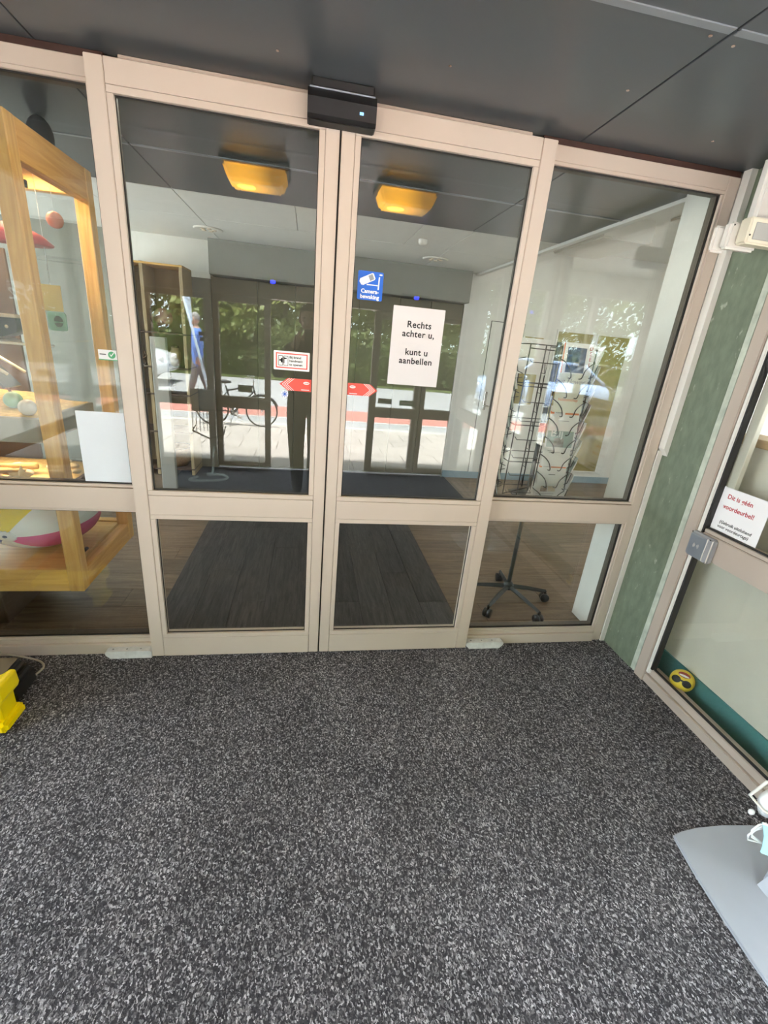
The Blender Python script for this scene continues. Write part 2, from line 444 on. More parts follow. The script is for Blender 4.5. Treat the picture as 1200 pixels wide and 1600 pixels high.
# ------------------------------------------------------------------ mesh helpers
class MB:
    def __init__(s):
        s.v, s.f, s.m, s.smooth = [], [], [], []

    def add(s, vs, fs, mi=0, smooth=False):
        o = len(s.v)
        s.v += [tuple(x) for x in vs]
        for f in fs:
            s.f.append(tuple(i + o for i in f))
            s.m.append(mi)
            s.smooth.append(smooth)
        return s

    def box(s, x0, x1, y0, y1, z0, z1, mi=0, T=None):
        vs = [(x, y, z) for z in (z0, z1) for y in (y0, y1) for x in (x0, x1)]
        if T is not None:
            vs = [tuple(T @ Vector(p)) for p in vs]
        return s.add(vs, [(0, 2, 3, 1), (4, 5, 7, 6), (0, 1, 5, 4), (2, 6, 7, 3), (0, 4, 6, 2), (1, 3, 7, 5)], mi)

    def bbox(s, x0, x1, y0, y1, z0, z1, bev=0.003, seg=2, mi=0, T=None):
        bm = bmesh.new()
        bmesh.ops.create_cube(bm, size=1)
        for v in bm.verts:
            v.co = Vector(((x0 + x1) / 2 + v.co.x * (x1 - x0), (y0 + y1) / 2 + v.co.y * (y1 - y0), (z0 + z1) / 2 + v.co.z * (z1 - z0)))
        bmesh.ops.bevel(bm, geom=list(bm.edges), offset=bev, segments=seg, affect='EDGES')
        return s.bm(bm, mi, False, T)

    def bm(s, bm, mi=0, smooth=False, T=None):
        bm.verts.index_update()
        vs = [tuple((T @ v.co) if T is not None else v.co) for v in bm.verts]
        fs = [tuple(v.index for v in f.verts) for f in bm.faces]
        bm.free()
        return s.add(vs, fs, mi, smooth)

    def tube(s, pts, r, n=8, mi=0, cap=True, smooth=True, T=None):
        pts = [Vector(p) for p in pts]
        if T is not None:
            pts = [T @ p for p in pts]
        rs = r if isinstance(r, (list, tuple)) else [r] * len(pts)
        vs, fs = [], []
        prev = None
        for i, p in enumerate(pts):
            d = (pts[min(i + 1, len(pts) - 1)] - pts[max(i - 1, 0)])
            d = d.normalized() if d.length > 1e-9 else Vector((0, 0, 1))
            if prev is None:
                a = Vector((0, 0, 1)) if abs(d.z) < 0.9 else Vector((1, 0, 0))
                x = d.cross(a).normalized()
            else:
                x = (prev - d * prev.dot(d)).normalized()
            prev = x
            y = d.cross(x)
            for k in range(n):
                t = 2 * math.pi * k / n
                vs.append(p + rs[i] * (math.cos(t) * x + math.sin(t) * y))
        for i in range(len(pts) - 1):
            for k in range(n):
                a, b = i * n + k, i * n + (k + 1) % n
                fs.append((a, b, b + n, a + n))
        if cap:
            fs.append(tuple(reversed(range(n))))
            fs.append(tuple(range((len(pts) - 1) * n, len(pts) * n)))
        return s.add(vs, fs, mi, smooth)

    def lathe(s, prof, c=(0, 0, 0), n=24, mi=0, smooth=True, axis='Z', T=None):
        vs, fs = [], []
        for (r, z) in prof:
            for k in range(n):
                t = 2 * math.pi * k / n
                p = {'Z': (r * math.cos(t), r * math.sin(t), z), 'Y': (r * math.cos(t), z, r * math.sin(t)), 'X': (z, r * math.cos(t), r * math.sin(t))}[axis]
                q = Vector((c[0] + p[0], c[1] + p[1], c[2] + p[2]))
                vs.append(T @ q if T is not None else q)
        for i in range(len(prof) - 1):
            for k in range(n):
                a, b = i * n + k, i * n + (k + 1) % n
                fs.append((a, b, b + n, a + n))
        fs.append(tuple(reversed(range(n))))
        fs.append(tuple(range((len(prof) - 1) * n, len(prof) * n)))
        return s.add(vs, fs, mi, smooth)

    def ell(s, c, r, mi=0, seg=20, rings=12, T=None, fn=None):
        rr = r if isinstance(r, (tuple, list)) else (r, r, r)
        vs, fs = [], []
        for i in range(rings + 1):
            a = math.pi * i / rings
            for k in range(seg):
                t = 2 * math.pi * k / seg
                u = Vector((math.sin(a) * math.cos(t), math.sin(a) * math.sin(t), math.cos(a)))
                if fn:
                    u = fn(u)
                p = Vector((c[0] + rr[0] * u.x, c[1] + rr[1] * u.y, c[2] + rr[2] * u.z))
                vs.append(T @ p if T is not None else p)
        for i in range(rings):
            for k in range(seg):
                a, b = i * seg + k, i * seg + (k + 1) % seg
                fs.append((a, a + seg, b + seg, b))
        return s.add(vs, fs, mi, True)

    def prism(s, pts2, a0, a1, axis='Y', mi=0, T=None):
        """outline extruded along axis; pts2 in the other two coordinates (x,z for Y; y,z for X; x,y for Z)"""
        n = len(pts2)
        def P(p, a):
            return {'Y': (p[0], a, p[1]), 'X': (a, p[0], p[1]), 'Z': (p[0], p[1], a)}[axis]
        vs = [P(p, a0) for p in pts2] + [P(p, a1) for p in pts2]
        if T is not None:
            vs = [tuple(T @ Vector(p)) for p in vs]
        fs = [tuple(range(n)), tuple(reversed(range(n, 2 * n)))]
        for i in range(n):
            j = (i + 1) % n
            fs.append((i, i + n, j + n, j))
        return s.add(vs, fs, mi)


def wloc(o):
    l = Vector((0, 0, 0))
    while o is not None:
        l += o.location
        o = o.parent
    return l


def mesh_from(mb, name, off=Vector((0, 0, 0)), mats=()):
    me = bpy.data.meshes.new(name)
    me.from_pydata([(v[0] - off.x, v[1] - off.y, v[2] - off.z) for v in mb.v], [], mb.f)
    for m in mats:
        me.materials.append(m)
    for p, mi, sm in zip(me.polygons, mb.m, mb.smooth):
        p.material_index = mi
        p.use_smooth = sm
    bm = bmesh.new()
    bm.from_mesh(me)
    bmesh.ops.recalc_face_normals(bm, faces=list(bm.faces))
    bm.to_mesh(me)
    bm.free()
    me.update()
    return me


def obj(name, mb, m, parent=None, at=None):
    """mesh object from world-coordinate geometry; the origin goes to the parent's (or to at)"""
    mats = m if isinstance(m, (list, tuple)) else [m]
    pl = wloc(parent) if parent is not None else Vector((0, 0, 0))
    off = Vector(at) if at is not None else pl
    me = mesh_from(mb, name, off, mats)
    o = bpy.data.objects.new(name, me)
    COL.objects.link(o)
    if parent is not None:
        o.parent = parent
    o.location = off - pl
    return o


def inst(name, me, loc, parent=None, rot=(0, 0, 0)):
    o = bpy.data.objects.new(name, me)
    COL.objects.link(o)
    if parent is not None:
        o.parent = parent
        loc = Vector(loc) - wloc(parent)
    o.location = loc
    o.rotation_euler = rot
    return o


def empty(name, loc):
    o = bpy.data.objects.new(name, None)
    o.empty_display_size = 0.05
    COL.objects.link(o)
    o.location = loc
    return o


def tag(o, label, cat, group=None, kind=None):
    o['label'] = label
    o['category'] = cat
    if group:
        o['group'] = group
    if kind:
        o['kind'] = kind
    return o


def struct(o, label=None):
    o['kind'] = 'structure'
    if label:
        o['label'] = label
    return o


def text(name, body, m, parent, loc, size, rot=(math.pi / 2, 0, 0), align='CENTER', bold=0.0, space=1.0, shear=0.0, line=1.0):
    cu = bpy.data.curves.new(name, 'FONT')
    cu.body = body
    cu.size = size
    cu.align_x = align
    cu.align_y = 'CENTER'
    cu.extrude = 0.0002
    cu.offset = bold
    cu.space_character = space
    cu.space_line = line
    cu.shear = shear
    cu.resolution_u = 3
    cu.materials.append(m)
    tmp = bpy.data.objects.new('tmp_text', cu)
    COL.objects.link(tmp)
    me = bpy.data.meshes.new_from_object(tmp.evaluated_get(bpy.context.evaluated_depsgraph_get()))
    bpy.data.objects.remove(tmp)
    me.name = name
    o = bpy.data.objects.new(name, me)
    COL.objects.link(o)
    o.parent = parent
    o.location = Vector(loc) - wloc(parent)
    o.rotation_euler = rot
    return o


def rrect(w, h, r, n=4, cx=0, cz=0):
    pts = []
    for (sx, sz, a0) in ((1, 1, 0), (-1, 1, 90), (-1, -1, 180), (1, -1, 270)):
        for k in range(n + 1):
            a = math.radians(a0 + 90 * k / n)
            pts.append((cx + sx * (w / 2 - r) + r * math.cos(a), cz + sz * (h / 2 - r) + r * math.sin(a)))
    return pts


B = lambda *a, **k: MB().box(*a, **k)
BB = lambda *a, **k: MB().bbox(*a, **k)

ZC = 2.262
XL, XR = -1.72, 1.64          # vestibule side walls
YO = -3.28                    # outer door wall
# ================================================================== STRUCTURE: vestibule
struct(obj('floor', B(XL, XR + .02, YO, 0.06, -0.05, 0.0), M['carpet']), 'dark grey flecked entrance carpet')

# ceiling boards, each one a piece with an open joint between them
ceil = struct(obj('ceiling', B(XL - .1, 1.75, YO - .1, 0.10, ZC + .012, ZC + .04), M['gasket']), 'ceiling of grey and white boards with open joints')
xs = [XL - .05, -0.935, 0.895, 1.70]
ys = [0.075, -0.605, -1.54]
for j in range(2):
    for i in range(3):
        g = 0.0025
        obj('ceiling_panel', BB(xs[i] + g, xs[i + 1] - g, ys[j + 1] + g, ys[j] - g, ZC, ZC + .011, 0.0015, 1), M['ceil_dark'], ceil)
ys = [-1.545, -2.3, YO + .02]
for j in range(2):
    for i in range(3):
        obj('ceiling_panel', BB(xs[i] + g, xs[i + 1] - g, ys[j + 1] + g, ys[j] - g, ZC, ZC + .011, 0.0015, 1), M['ceil_white'], ceil)
for i in range(3):
    obj('seam_strip', BB(xs[i] + .006, xs[i + 1] - .006, -0.617, -0.593, ZC - .0025, ZC + .001, 0.001, 1), M['strip'], ceil)
for (x, y) in ((0.295, -0.238), (0.855, -0.574), (-0.20, -0.14), (-0.50, -.30), (0.83, -0.30), (0.935, -0.56), (1.30, -0.12), (.30, -.57), (-.88, -.57)):
    obj('screw', MB().lathe([(0.0045, 0), (0.0045, -.0015), (.003, -.0022)], (x, y, ZC), 10), M['photo'], ceil)

# ---------------------------------------------------------------- sliding door leaves
ZT = 2.2314
def bars(parent, name, x0, x1, z0, z1, w, y0, y1, m, bev=0.0012):
    """four bars of width w around an opening, mitred as butt joints"""
    obj(name, BB(x0, x1, y0, y1, z1 - w, z1, bev, 1), m, parent)
    obj(name, BB(x0, x1, y0, y1, z0, z0 + w, bev, 1), m, parent)
    obj(name, BB(x0, x0 + w, y0, y1, z0 + w + .0006, z1 - w - .0006, bev, 1), m, parent)
    obj(name, BB(x1 - w, x1, y0, y1, z0 + w + .0006, z1 - w - .0006, bev, 1), m, parent)


def ring(x0, x1, z0, z1, w, y0, y1):
    b = MB()
    b.box(x0, x1, y0, y1, z1 - w, z1).box(x0, x1, y0, y1, z0, z0 + w)
    b.box(x0, x0 + w, y0, y1, z0 + w, z1 - w).box(x1 - w, x1, y0, y1, z0 + w, z1 - w)
    return b


def leaf(name, x0, x1, gx0, gx1, label):
    root = empty(name, ((x0 + x1) / 2, 0.02, 0.01))
    struct(root, label)
    bd = 0.020
    y0, y1 = 0.0, 0.045
    e = 0.0009
    ax0, ax1 = gx0 - bd, gx1 + bd
    obj('stile', BB(x0, ax0 - e, y0, y1, .01, ZT, .002, 2), M['beige'], root)
    obj('stile', BB(ax1 + e, x1, y0, y1, .01, ZT, .002, 2), M['beige'], root)
    obj('top_rail', BB(ax0 + e, ax1 - e, y0, y1, 2.144 + bd + e, ZT, .0012, 1), M['beige'], root)
    obj('mid_rail', BB(ax0 + e, ax1 - e, y0, y1, .7159 + bd + e, .8428 - bd - e, .0012, 1), M['beige'], root)
    obj('bottom_rail', BB(ax0 + e, ax1 - e, y0, y1, .01, .1323 - bd - e, .0012, 1), M['beige'], root)
    for (z0, z1) in ((.8428, 2.144), (.1323, .7159)):
        bars(root, 'glazing_bead', ax0, ax1, z0 - bd, z1 + bd, bd, 0.0015, 0.016, M['beige'])
        obj('gasket', ring(ax0 + bd - .004, ax1 - bd + .004, z0 - .004, z1 + .004, .007, .0155, .0195), M['gasket'], root)
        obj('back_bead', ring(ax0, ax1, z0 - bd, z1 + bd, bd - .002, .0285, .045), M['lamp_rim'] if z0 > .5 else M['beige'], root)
        obj('glass_pane', B(ax0 + .002, ax1 - .002, .020, .028, z0 - .01, z1 + .01), M['glass'], root)
    return root


leaf('door_1', -0.781, -0.0035, -0.7063, -0.0712, 'sliding door leaf with red arrow pointing outward beside the fire sticker')
leaf('door_2', 0.0035, 0.781, 0.0701, 0.7043, 'sliding door leaf carrying the printed notice and blue camera sticker')
struct(obj('trim_1', B(-0.0028, 0.0028, 0.014, 0.043, .012, 2.225), M['gasket']), 'black rubber seal between the sliding door leaves')

# ---------------------------------------------------------------- fixed side panes
def fixed(name, x0, x1, gx0, gx1, label, jamb_left):
    root = empty(name, ((x0 + x1) / 2, .08, 0))
    struct(root, label)
    y0, y1 = .052, .112
    e = .0008
    obj('jamb', BB(x0, gx0 - .012, y0, y1, 0, 2.24, .002, 1), M['beige'], root)
    obj('jamb', BB(gx1 + .012, x1, y0, y1, 0, 2.24, .002, 1), M['beige'], root)
    obj('head_rail', BB(gx0 - .012 + e, gx1 + .012 - e, y0, y1, 2.19, 2.24, .0015, 1), M['beige'], root)
    obj('mid_rail', BB(gx0 - .012 + e, gx1 + .012 - e, y0 - .006, y1, .737, .832, .0012, 1), M['beige'], root)
    obj('sill_rail', BB(gx0 - .012 + e, gx1 + .012 - e, y0 - .012, y1, 0, .056, .0015, 1), M['beige'], root)
    obj('sill_rail', BB(gx0 - .012 + e, gx1 + .012 - e, y0, y1, .0568, .078, .0012, 1), M['beige'], root)
    for (z0, z1) in ((.846, 2.178), (.09, .7235)):
        bars(root, 'glazing_bead', gx0 - .012, gx1 + .012, z0 - .012, z1 + .012, .012, y0 + (.002 if z0 > .5 else .003), .066, M['beige'])
        obj('gasket', ring(gx0 - .003, gx1 + .003, z0 - .003, z1 + .003, .008, .066, .070), M['gasket'], root)
        obj('back_bead', ring(gx0 - .012, gx1 + .012, z0 - .012, z1 + .012, .0125, .081, .112), M['jamb_unlit'], root)
        obj('glass_pane', B(gx0 - .006, gx1 + .006, .0705, .0785, z0 - .006, z1 + .006), M['glass'], root)
    obj('packing_strip', BB(x0, x1, y0 + .006, y1, 2.2405, 2.2615, .001, 1), M['brown'], root)
    return root


fixed('window_1', XL, -0.744, -1.64, -0.802, 'fixed side pane in front of the wooden display case', True)
fixed('window_2', 0.748, 1.612, 0.806, 1.548, 'fixed side pane in front of the leaflet rack', False)
# header behind leaves
struct(obj('trim_2', BB(-0.70, 0.70, .052, .112, 2.20, 2.2615, .002, 1), M['beige']), 'beige header behind the sliding door leaves')

# ---------------------------------------------------------------- green wall panel and trims on the side wall
wr = struct(obj('wall_right', B(1.64, 1.70, -.185, .06, 0, ZC), M['green']), 'mottled green wall panel beside the glass front')
obj('corner_edge', BB(1.6365, 1.70, -.2215, -.1855, .004, ZC, .004, 2), M['green_edge'], wr)
struct(obj('trim_3', MB().prism([(1.612, 1.135), (1.6395, 1.10), (1.6395, ZC), (1.612, ZC)], .012, .05), M['white_pl']), 'white cable duct running up the corner beside the green panel')
struct(obj('trim_4', B(1.613, 1.6395, .044, .0515, 0, 1.12), M['white_pl']), 'thin white sealant line in the corner below the cable duct')

# side door in the right wall
dr = empty('door_3', (1.66, -1.6, 0))
struct(dr, 'beige framed glass side door with card reader and paper notice')
YB = -3.20
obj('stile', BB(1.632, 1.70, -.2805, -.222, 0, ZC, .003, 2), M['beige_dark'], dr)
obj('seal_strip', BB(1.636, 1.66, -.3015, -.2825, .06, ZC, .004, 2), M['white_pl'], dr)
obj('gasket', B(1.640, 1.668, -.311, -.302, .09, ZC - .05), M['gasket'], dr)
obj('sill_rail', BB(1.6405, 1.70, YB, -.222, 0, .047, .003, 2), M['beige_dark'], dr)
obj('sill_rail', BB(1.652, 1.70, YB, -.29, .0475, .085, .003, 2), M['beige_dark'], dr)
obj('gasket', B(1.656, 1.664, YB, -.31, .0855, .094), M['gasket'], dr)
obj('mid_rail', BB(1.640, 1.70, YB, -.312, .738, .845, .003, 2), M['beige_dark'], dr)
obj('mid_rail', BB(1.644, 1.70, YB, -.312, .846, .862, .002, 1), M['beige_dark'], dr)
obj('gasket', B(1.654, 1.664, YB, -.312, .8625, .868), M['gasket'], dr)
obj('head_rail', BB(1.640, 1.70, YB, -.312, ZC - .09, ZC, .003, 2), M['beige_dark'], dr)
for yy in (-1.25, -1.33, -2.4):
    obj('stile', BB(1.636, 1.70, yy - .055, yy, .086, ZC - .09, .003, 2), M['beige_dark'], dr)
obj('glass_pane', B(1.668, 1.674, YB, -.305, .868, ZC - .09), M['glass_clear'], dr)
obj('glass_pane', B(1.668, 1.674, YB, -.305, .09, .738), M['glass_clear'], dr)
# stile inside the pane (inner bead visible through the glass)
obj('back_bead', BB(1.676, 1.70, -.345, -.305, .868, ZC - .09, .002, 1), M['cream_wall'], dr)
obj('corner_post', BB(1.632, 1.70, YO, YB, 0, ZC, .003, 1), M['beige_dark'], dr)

# left wall (out of frame; seen in the mirror image)
wl = struct(obj('wall_left', MB().box(XL - .06, XL, -.42, .06, 0, ZC), M['cream_wall']), 'plain cream side wall')
w10 = struct(empty('window_10', (XL, -1.9, 0)), 'glazed side front of the vestibule')
for (ya, yb_) in ((-.48, -.42), (-1.85, -1.79), (-3.28, -3.22)):
    obj('mullion', BB(XL - .06, XL, ya, yb_, 0, ZC, .003, 1), M['door_frame_out'], w10)
for (za, zb_) in ((0, .09), (.73, .80), (ZC - .08, ZC)):
    obj('rail', BB(XL - .055, XL - .002, -3.22, -.48, za, zb_, .003, 1), M['door_frame_out'], w10)
for (za, zb_) in ((.09, .73), (.80, ZC - .08)):
    obj('glass_pane', B(XL - .033, XL - .027, -3.22, -.48, za, zb_), M['glass_clear'], w10)

# ---------------------------------------------------------------- space behind the side door
SX = 1.784
wp = struct(obj('wall_side_room', MB().box(SX, SX + .04, -1.3, -.14, .134, 1.223), M['cream_wall']), 'cream panel just behind the glass side door')
obj('baseboard', BB(SX - .006, SX + .04, -1.3, -.14, 0, .134, .003, 1), M['teal'], wp)
obj('ledge', BB(SX - .02, SX + .16, -1.3, -.14, 1.223, 1.258, .003, 1), M['ledge'], wp)
struct(obj('floor_side_room', B(1.70, 4.6, YO, .06, -.05, -.002), M['orange_floor']), 'tan floor behind the glass side door')
struct(obj('wall_side_back', MB().box(3.9, 4.0, YO, .1, 0, .6).box(3.9, 4.0, YO, .1, 2.2, 2.6).box(3.9, 4.0, YO, -2.6, .6, 2.2).box(3.9, 4.0, -.5, .1, .6, 2.2), M['white']), 'white wall of the side room with an opening added for daylight')  # unglazed opening added so more daylight brightens the side room
struct(obj('wall_side_inner', MB().box(1.705, 4.0, .06, .12, 0, 2.6), M['white']), 'white wall between side room and lobby')
struct(obj('ceiling_side_room', MB().box(1.75, 4.0, YO, .1, 2.45, 2.5), M['white']), 'white ceiling of the side room')

# ---------------------------------------------------------------- outer front: frames, doors standing open, side windows
YF0, YF1 = YO - .05, YO + .02
def oframe(root, x0, x1, z0, z1, mid=None, w=.06, yo=0.0, gm='glass_clear'):
    m = M['door_frame_out']
    obj('stile', BB(x0, x0 + w, YF0 + yo, YF1 + yo, z0, z1, .003, 1), m, root)
    obj('stile', BB(x1 - w, x1, YF0 + yo, YF1 + yo, z0, z1, .003, 1), m, root)
    obj('top_rail', BB(x0 + w, x1 - w, YF0 + yo, YF1 + yo, z1 - w, z1, .003, 1), m, root)
    obj('bottom_rail', BB(x0 + w, x1 - w, YF0 + yo, YF1 + yo, z0, z0 + .09, .003, 1), m, root)
    if mid:
        obj('mid_rail', BB(x0 + w, x1 - w, YF0 + yo, YF1 + yo, mid[0], mid[1], .003, 1), m, root)
    ym = (YF0 + YF1) / 2 + yo
    zs = [z0 + .09] + ([mid[0], mid[1]] if mid else []) + [z1 - w]
    for k in range(0, len(zs), 2):
        obj('glass_pane', B(x0 + w, x1 - w, ym - .003, ym + .003, zs[k], zs[k + 1]), M[gm], root)


dl = struct(empty('door_4', (-.77, YO, 0)), 'outer sliding door leaf slid open, mirrored in the glass')
oframe(dl, -1.06, -0.486, 0.005, 1.80, (.69, .812), .062, .075)
dr2 = struct(empty('door_5', (.9, YO, 0)), 'outer sliding door leaf slid open beside the green stickers')
oframe(dr2, 0.594, 1.235, 0.005, 1.80, (.69, .80), .075, .075)
w3 = struct(empty('window_3', (-1.2, YO, 0)), 'fixed pane beside the open outer door')
oframe(w3, -1.71, -1.02, 0.005, 1.80, (.69, .812), .05)
w4 = struct(empty('window_4', (1.2, YO, 0)), 'narrow fixed pane beside the open outer door')
oframe(w4, 1.12, 1.635, 0.005, 1.80, (.69, .80), .05)
struct(obj('trim_5', BB(XL, 1.70, YF0 - .02, YF1 + .09, 1.805, 1.975, .004, 1), M['door_frame_out']), 'header above the outer doors')
struct(obj('wall_outer', MB().box(-4.6, XL, YF0, YF1, 0, 2.7).box(XL, 1.70, YF0, YF1, 1.975, 2.7).box(1.64, 1.85, YF0, YF1, 0, 2.7)
           .box(1.85, 4.6, YF0, YF1, 0, .35).box(1.85, 4.6, YF0, YF1, 2.2, 2.7).box(2.58, 2.70, YF0, YF1, .35, 2.2).box(3.17, 3.23, YF0, YF1, .35, 2.2).box(3.9, 4.6, YF0, YF1, .35, 2.2), M['ext']), 'outer front wall with windows')
w5 = struct(empty('window_5', (2.9, YO, .35)), 'street window of the side room')
for (xa, xb) in ((1.85, 2.58), (2.70, 3.17), (3.23, 3.9)):
    obj('glass_pane', B(xa, xb, YO - .018, YO - .012, .35, 2.2), M['glass_clear'], w5)
struct(obj('roof', B(-4.7, 4.7, -3.42, 3.6, 2.72, 2.9), M['roof']), 'flat unseen roof slab added to keep the sun off the rooms')  # put in above the rooms to block the sun

# ================================================================== STRUCTURE: lobby
ceil2 = struct(obj('ceiling_lobby', B(-3.4, 4.6, .10, 3.5, 2.60, 2.68), M['white']), 'lobby ceiling')
xs = [-3.2, -0.945, 1.0, 1.655]
for i in range(3):
    for (a, b) in ((.118, .87), (.87, 1.575)):
        obj('ceiling_panel', BB(xs[i] + .003, xs[i + 1] - .003, a + .003, b - .003, 2.262, 2.28, .0015, 1), M['ceil_dark'], ceil2)
    obj('seam_strip', BB(xs[i] + .006, xs[i + 1] - .006, .86, .88, 2.258, 2.263, .001, 1), M['strip'], ceil2)
xs2 = [-3.2, -1.567, -0.945, -0.2, .66, 1.02, 1.655]
for i in range(6):
    obj('ceiling_panel', BB(xs2[i] + .003, xs2[i + 1] - .003, 1.58, 2.30, 2.262, 2.28, .0015, 1), M['ceil_white'], ceil2)
xs3 = [-3.2, -0.945, 1.05, 1.655]
for i in range(3):
    obj('ceiling_panel', BB(xs3[i] + .003, xs3[i + 1] - .003, 2.306, 3.3, 2.262, 2.28, .0015, 1), M['ceil_white'], ceil2)
obj('side_section', B(-3.2, -1.9, .118, 1.57, 2.2595, 2.2615), M['ceil_dark'], ceil2)
obj('edge_beam', BB(1.655, 1.70, .33, 3.3, 2.245, 2.6, .002, 1), M['white'], ceil2)

fl = struct(obj('floor_lobby', B(-3.4, 4.6, .06, 3.4, -.06, -.006), M['dark_brown']), 'brown wood-look lobby floor')
pw, plen = .19, 1.28
pm = mesh_from(MB().bbox(-plen / 2 + .001, plen / 2 - .001, -pw / 2 + .001, pw / 2 - .001, -.006, 0, .0012, 1), 'plank', mats=[M['floor_wood']])
for r in range(17):
    y = .065 + pw * (r + .5)
    off = (r * .47) % plen
    x = -3.3 + off - plen
    while x < 4.5:
        if x > -3.9:
            inst('plank', pm, (x + plen / 2, y, 0), fl)
        x += plen
mt = struct(obj('floor_mat', B(-.86, .818, .118, 2.0, .0002, .002), M['gasket']), 'dark wood-look strip leading in from the doors')
mw = .186
mp_ = mesh_from(MB().bbox(-mw / 2 + .0012, mw / 2 - .0012, -.55, .549, 0, .005, .001, 1), 'dark_plank', mats=[M['mat_wood']])
for i in range(9):
    y = .118 - (i * .37) % 1.1
    while y < 2.0:
        a, b = max(y, .118), min(y + 1.1, 2.0)
        if b - a > .03:
            me = mp_ if b - a > 1.099 else mesh_from(MB().bbox(-mw / 2 + .0012, mw / 2 - .0012, -(b - a) / 2, (b - a) / 2 - .001, 0, .005, .001, 1), 'dark_plank', mats=[M['mat_wood']])
            inst('dark_plank', me, (-.86 + mw * (i + .5), (a + b) / 2, .002), mt)
        y += 1.1
struct(obj('floor_runner', BB(-1.42, 1.60, 2.005, 3.29, .0005, .006, .002, 1), M['char_mat']), 'charcoal mat at the back of the lobby')

wb = struct(obj('wall_back', MB().box(1.57, 4.6, 3.3, 3.4, 0, 2.6).box(-1.07, 1.57, 3.36, 3.4, 0, 2.6), M['white']), 'back wall of the lobby with olive cladding')
xs = [-1.065, -0.62, -0.24, -0.05, .42, .86, 1.20, 1.565]
for i in range(7):
    obj('cladding_board', BB(xs[i] + .002, xs[i + 1] - .002, 3.30, 3.36, .03, 1.955, .003, 1), M['olive'], wb)
obj('greige_section', B(-3.4, -1.07, 3.3, 3.4, 0, 1.93), M['greige'], wb)
obj('upper_section', B(-1.84, -1.07, 3.3, 3.4, 1.932, 2.6), M['white'], wb)
obj('upper_section', B(-3.4, -1.842, 3.3, 3.4, 1.932, 2.6), M['greige'], wb)
obj('soffit', BB(-1.05, 1.569, 3.15, 3.36, 1.96, 2.262, .003, 1), M['soffit'], wb)
obj('baseboard', BB(1.575, 4.6, 3.285, 3.3, 0, .085, .003, 1), M['blue_base'], wb)
wl2 = struct(obj('wall_lobby_left', MB().box(-3.5, -3.4, .06, .9, 0, 2.6).box(-3.5, -3.4, 3.1, 3.4, 0, 2.6).box(-3.5, -3.4, .9, 3.1, 0, .25).box(-3.5, -3.4, .9, 3.1, 2.25, 2.6).box(-3.4, XL, .06, .115, 0, 2.6), M['white']), 'white side wall of the lobby with an opening added for daylight')
w6 = struct(empty('window_6', (-3.45, 2.0, .25)), 'wide window added to bring daylight into the lobby')  # unseen window, added to light the wall end and floor sideways
obj('glass_pane', B(-3.455, -3.445, .9, 3.1, .25, 2.25), M['glass_clear'], w6)
struct(obj('wall_pillar', BB(1.604, 1.70, .118, .335, 0, 2.60, .003, 1), M['white']), 'white wall end behind the glass beside the leaflet rack')
struct(obj('wall_lobby_right', MB().box(4.5, 4.6, .06, 3.4, 0, 2.6), M['white']), 'white end wall of the lobby')
for (n, x0, x1, z0, z1) in (('window_7', 2.33, 2.56, .95, 1.70), ('window_8', 2.73, 3.165, .50, 1.79), ('window_9', 3.235, 3.64, .16, 1.79)):
    w = struct(empty(n, ((x0 + x1) / 2, 3.3, z0)), 'dark yellowed pane in the back wall of the lobby')
    bars(w, 'frame_bar', x0 - .02, x1 + .02, z0 - .02, z1 + .02, .02, 3.285, 3.302, M['white'])
    obj('pane', B(x0, x1, 3.29, 3.299, z0, z1), M['window_tint'], w)
d6 = struct(empty('door_6', (2.1, 3.3, 0)), 'flush white door with lever handle in the back wall')
obj('gap_line', ring(1.905, 2.31, .0, 1.825, .006, 3.296, 3.2995), M['gasket'], d6)
obj('door_panel', BB(1.911, 2.304, 3.288, 3.2998, .006, 1.819, .002, 1), M['white'], d6)
h = MB().tube([(1.975, 3.286, .905), (1.975, 3.25, .905)], .008).tube([(1.975, 3.25, .905), (2.06, 3.25, .900)], .008)
h.bbox(1.958, 1.992, 3.282, 3.288, .85, 1.06, .004, 1)
obj('lever_handle', h, M['chrome'], d6)

# ================================================================== OBJECTS ON THE DOOR FRONT
# motion sensor over the meeting stiles
t = tag(empty('door_sensor', (0, -.03, 2.148)), 'black motion sensor box mounted above the meeting sliding doors', 'sensor')
obj('housing', MB().prism([(-.002, 2.150), (-.052, 2.150), (-.062, 2.160), (-.062, 2.205), (-.046, 2.232), (-.002, 2.236)], -.112, .110, 'X'), M['black_pl'], t)
obj('mounting_plate', BB(-.10, .10, -.045, -.003, 2.236, ZC, .003, 1), M['black_pl'], t)
obj('lens_strip', BB(-.108, .106, -.050, -.006, 2.1465, 2.1498, .001, 1), M['gasket'], t)
obj('status_light', BB(.055, .068, -.0635, -.0615, 2.176, 2.184, .0008, 1), M['led'], t)
obj('edge_highlight', MB().tube([(-.106, -.0475, 2.2335), (.104, -.0475, 2.2335)], .0028, 6), M['strip'], t)  # pale bar standing in for the highlight along the housing top

# floor guides
for (x0, x1, lab) in ((-.985, -.784, 'scuffed white metal floor guide beside the display case pane'), (.784, .995, 'scuffed white metal floor guide under the leaflet rack pane')):
    g_ = tag(empty('floor_guide', ((x0 + x1) / 2, .02, 0)), lab, 'floor guide', 'floor guides of the sliding doors')
    obj('channel', MB().prism([(x0 + .02, .0), (x1 - .02 * (x1 > .9), .0), (x1, .02), (x1, .034), (x1 - .01, .04), (x0 + .01, .04), (x0, .034), (x0, .02)], .002, .038, 'Y'), M['alu'], g_)
    for k in range(3):
        obj('screw', MB().lathe([(.004, .04), (.004, .0412)], (x0 + .03 + k * .06, .02, 0), 10), M['ink_grey'], g_)

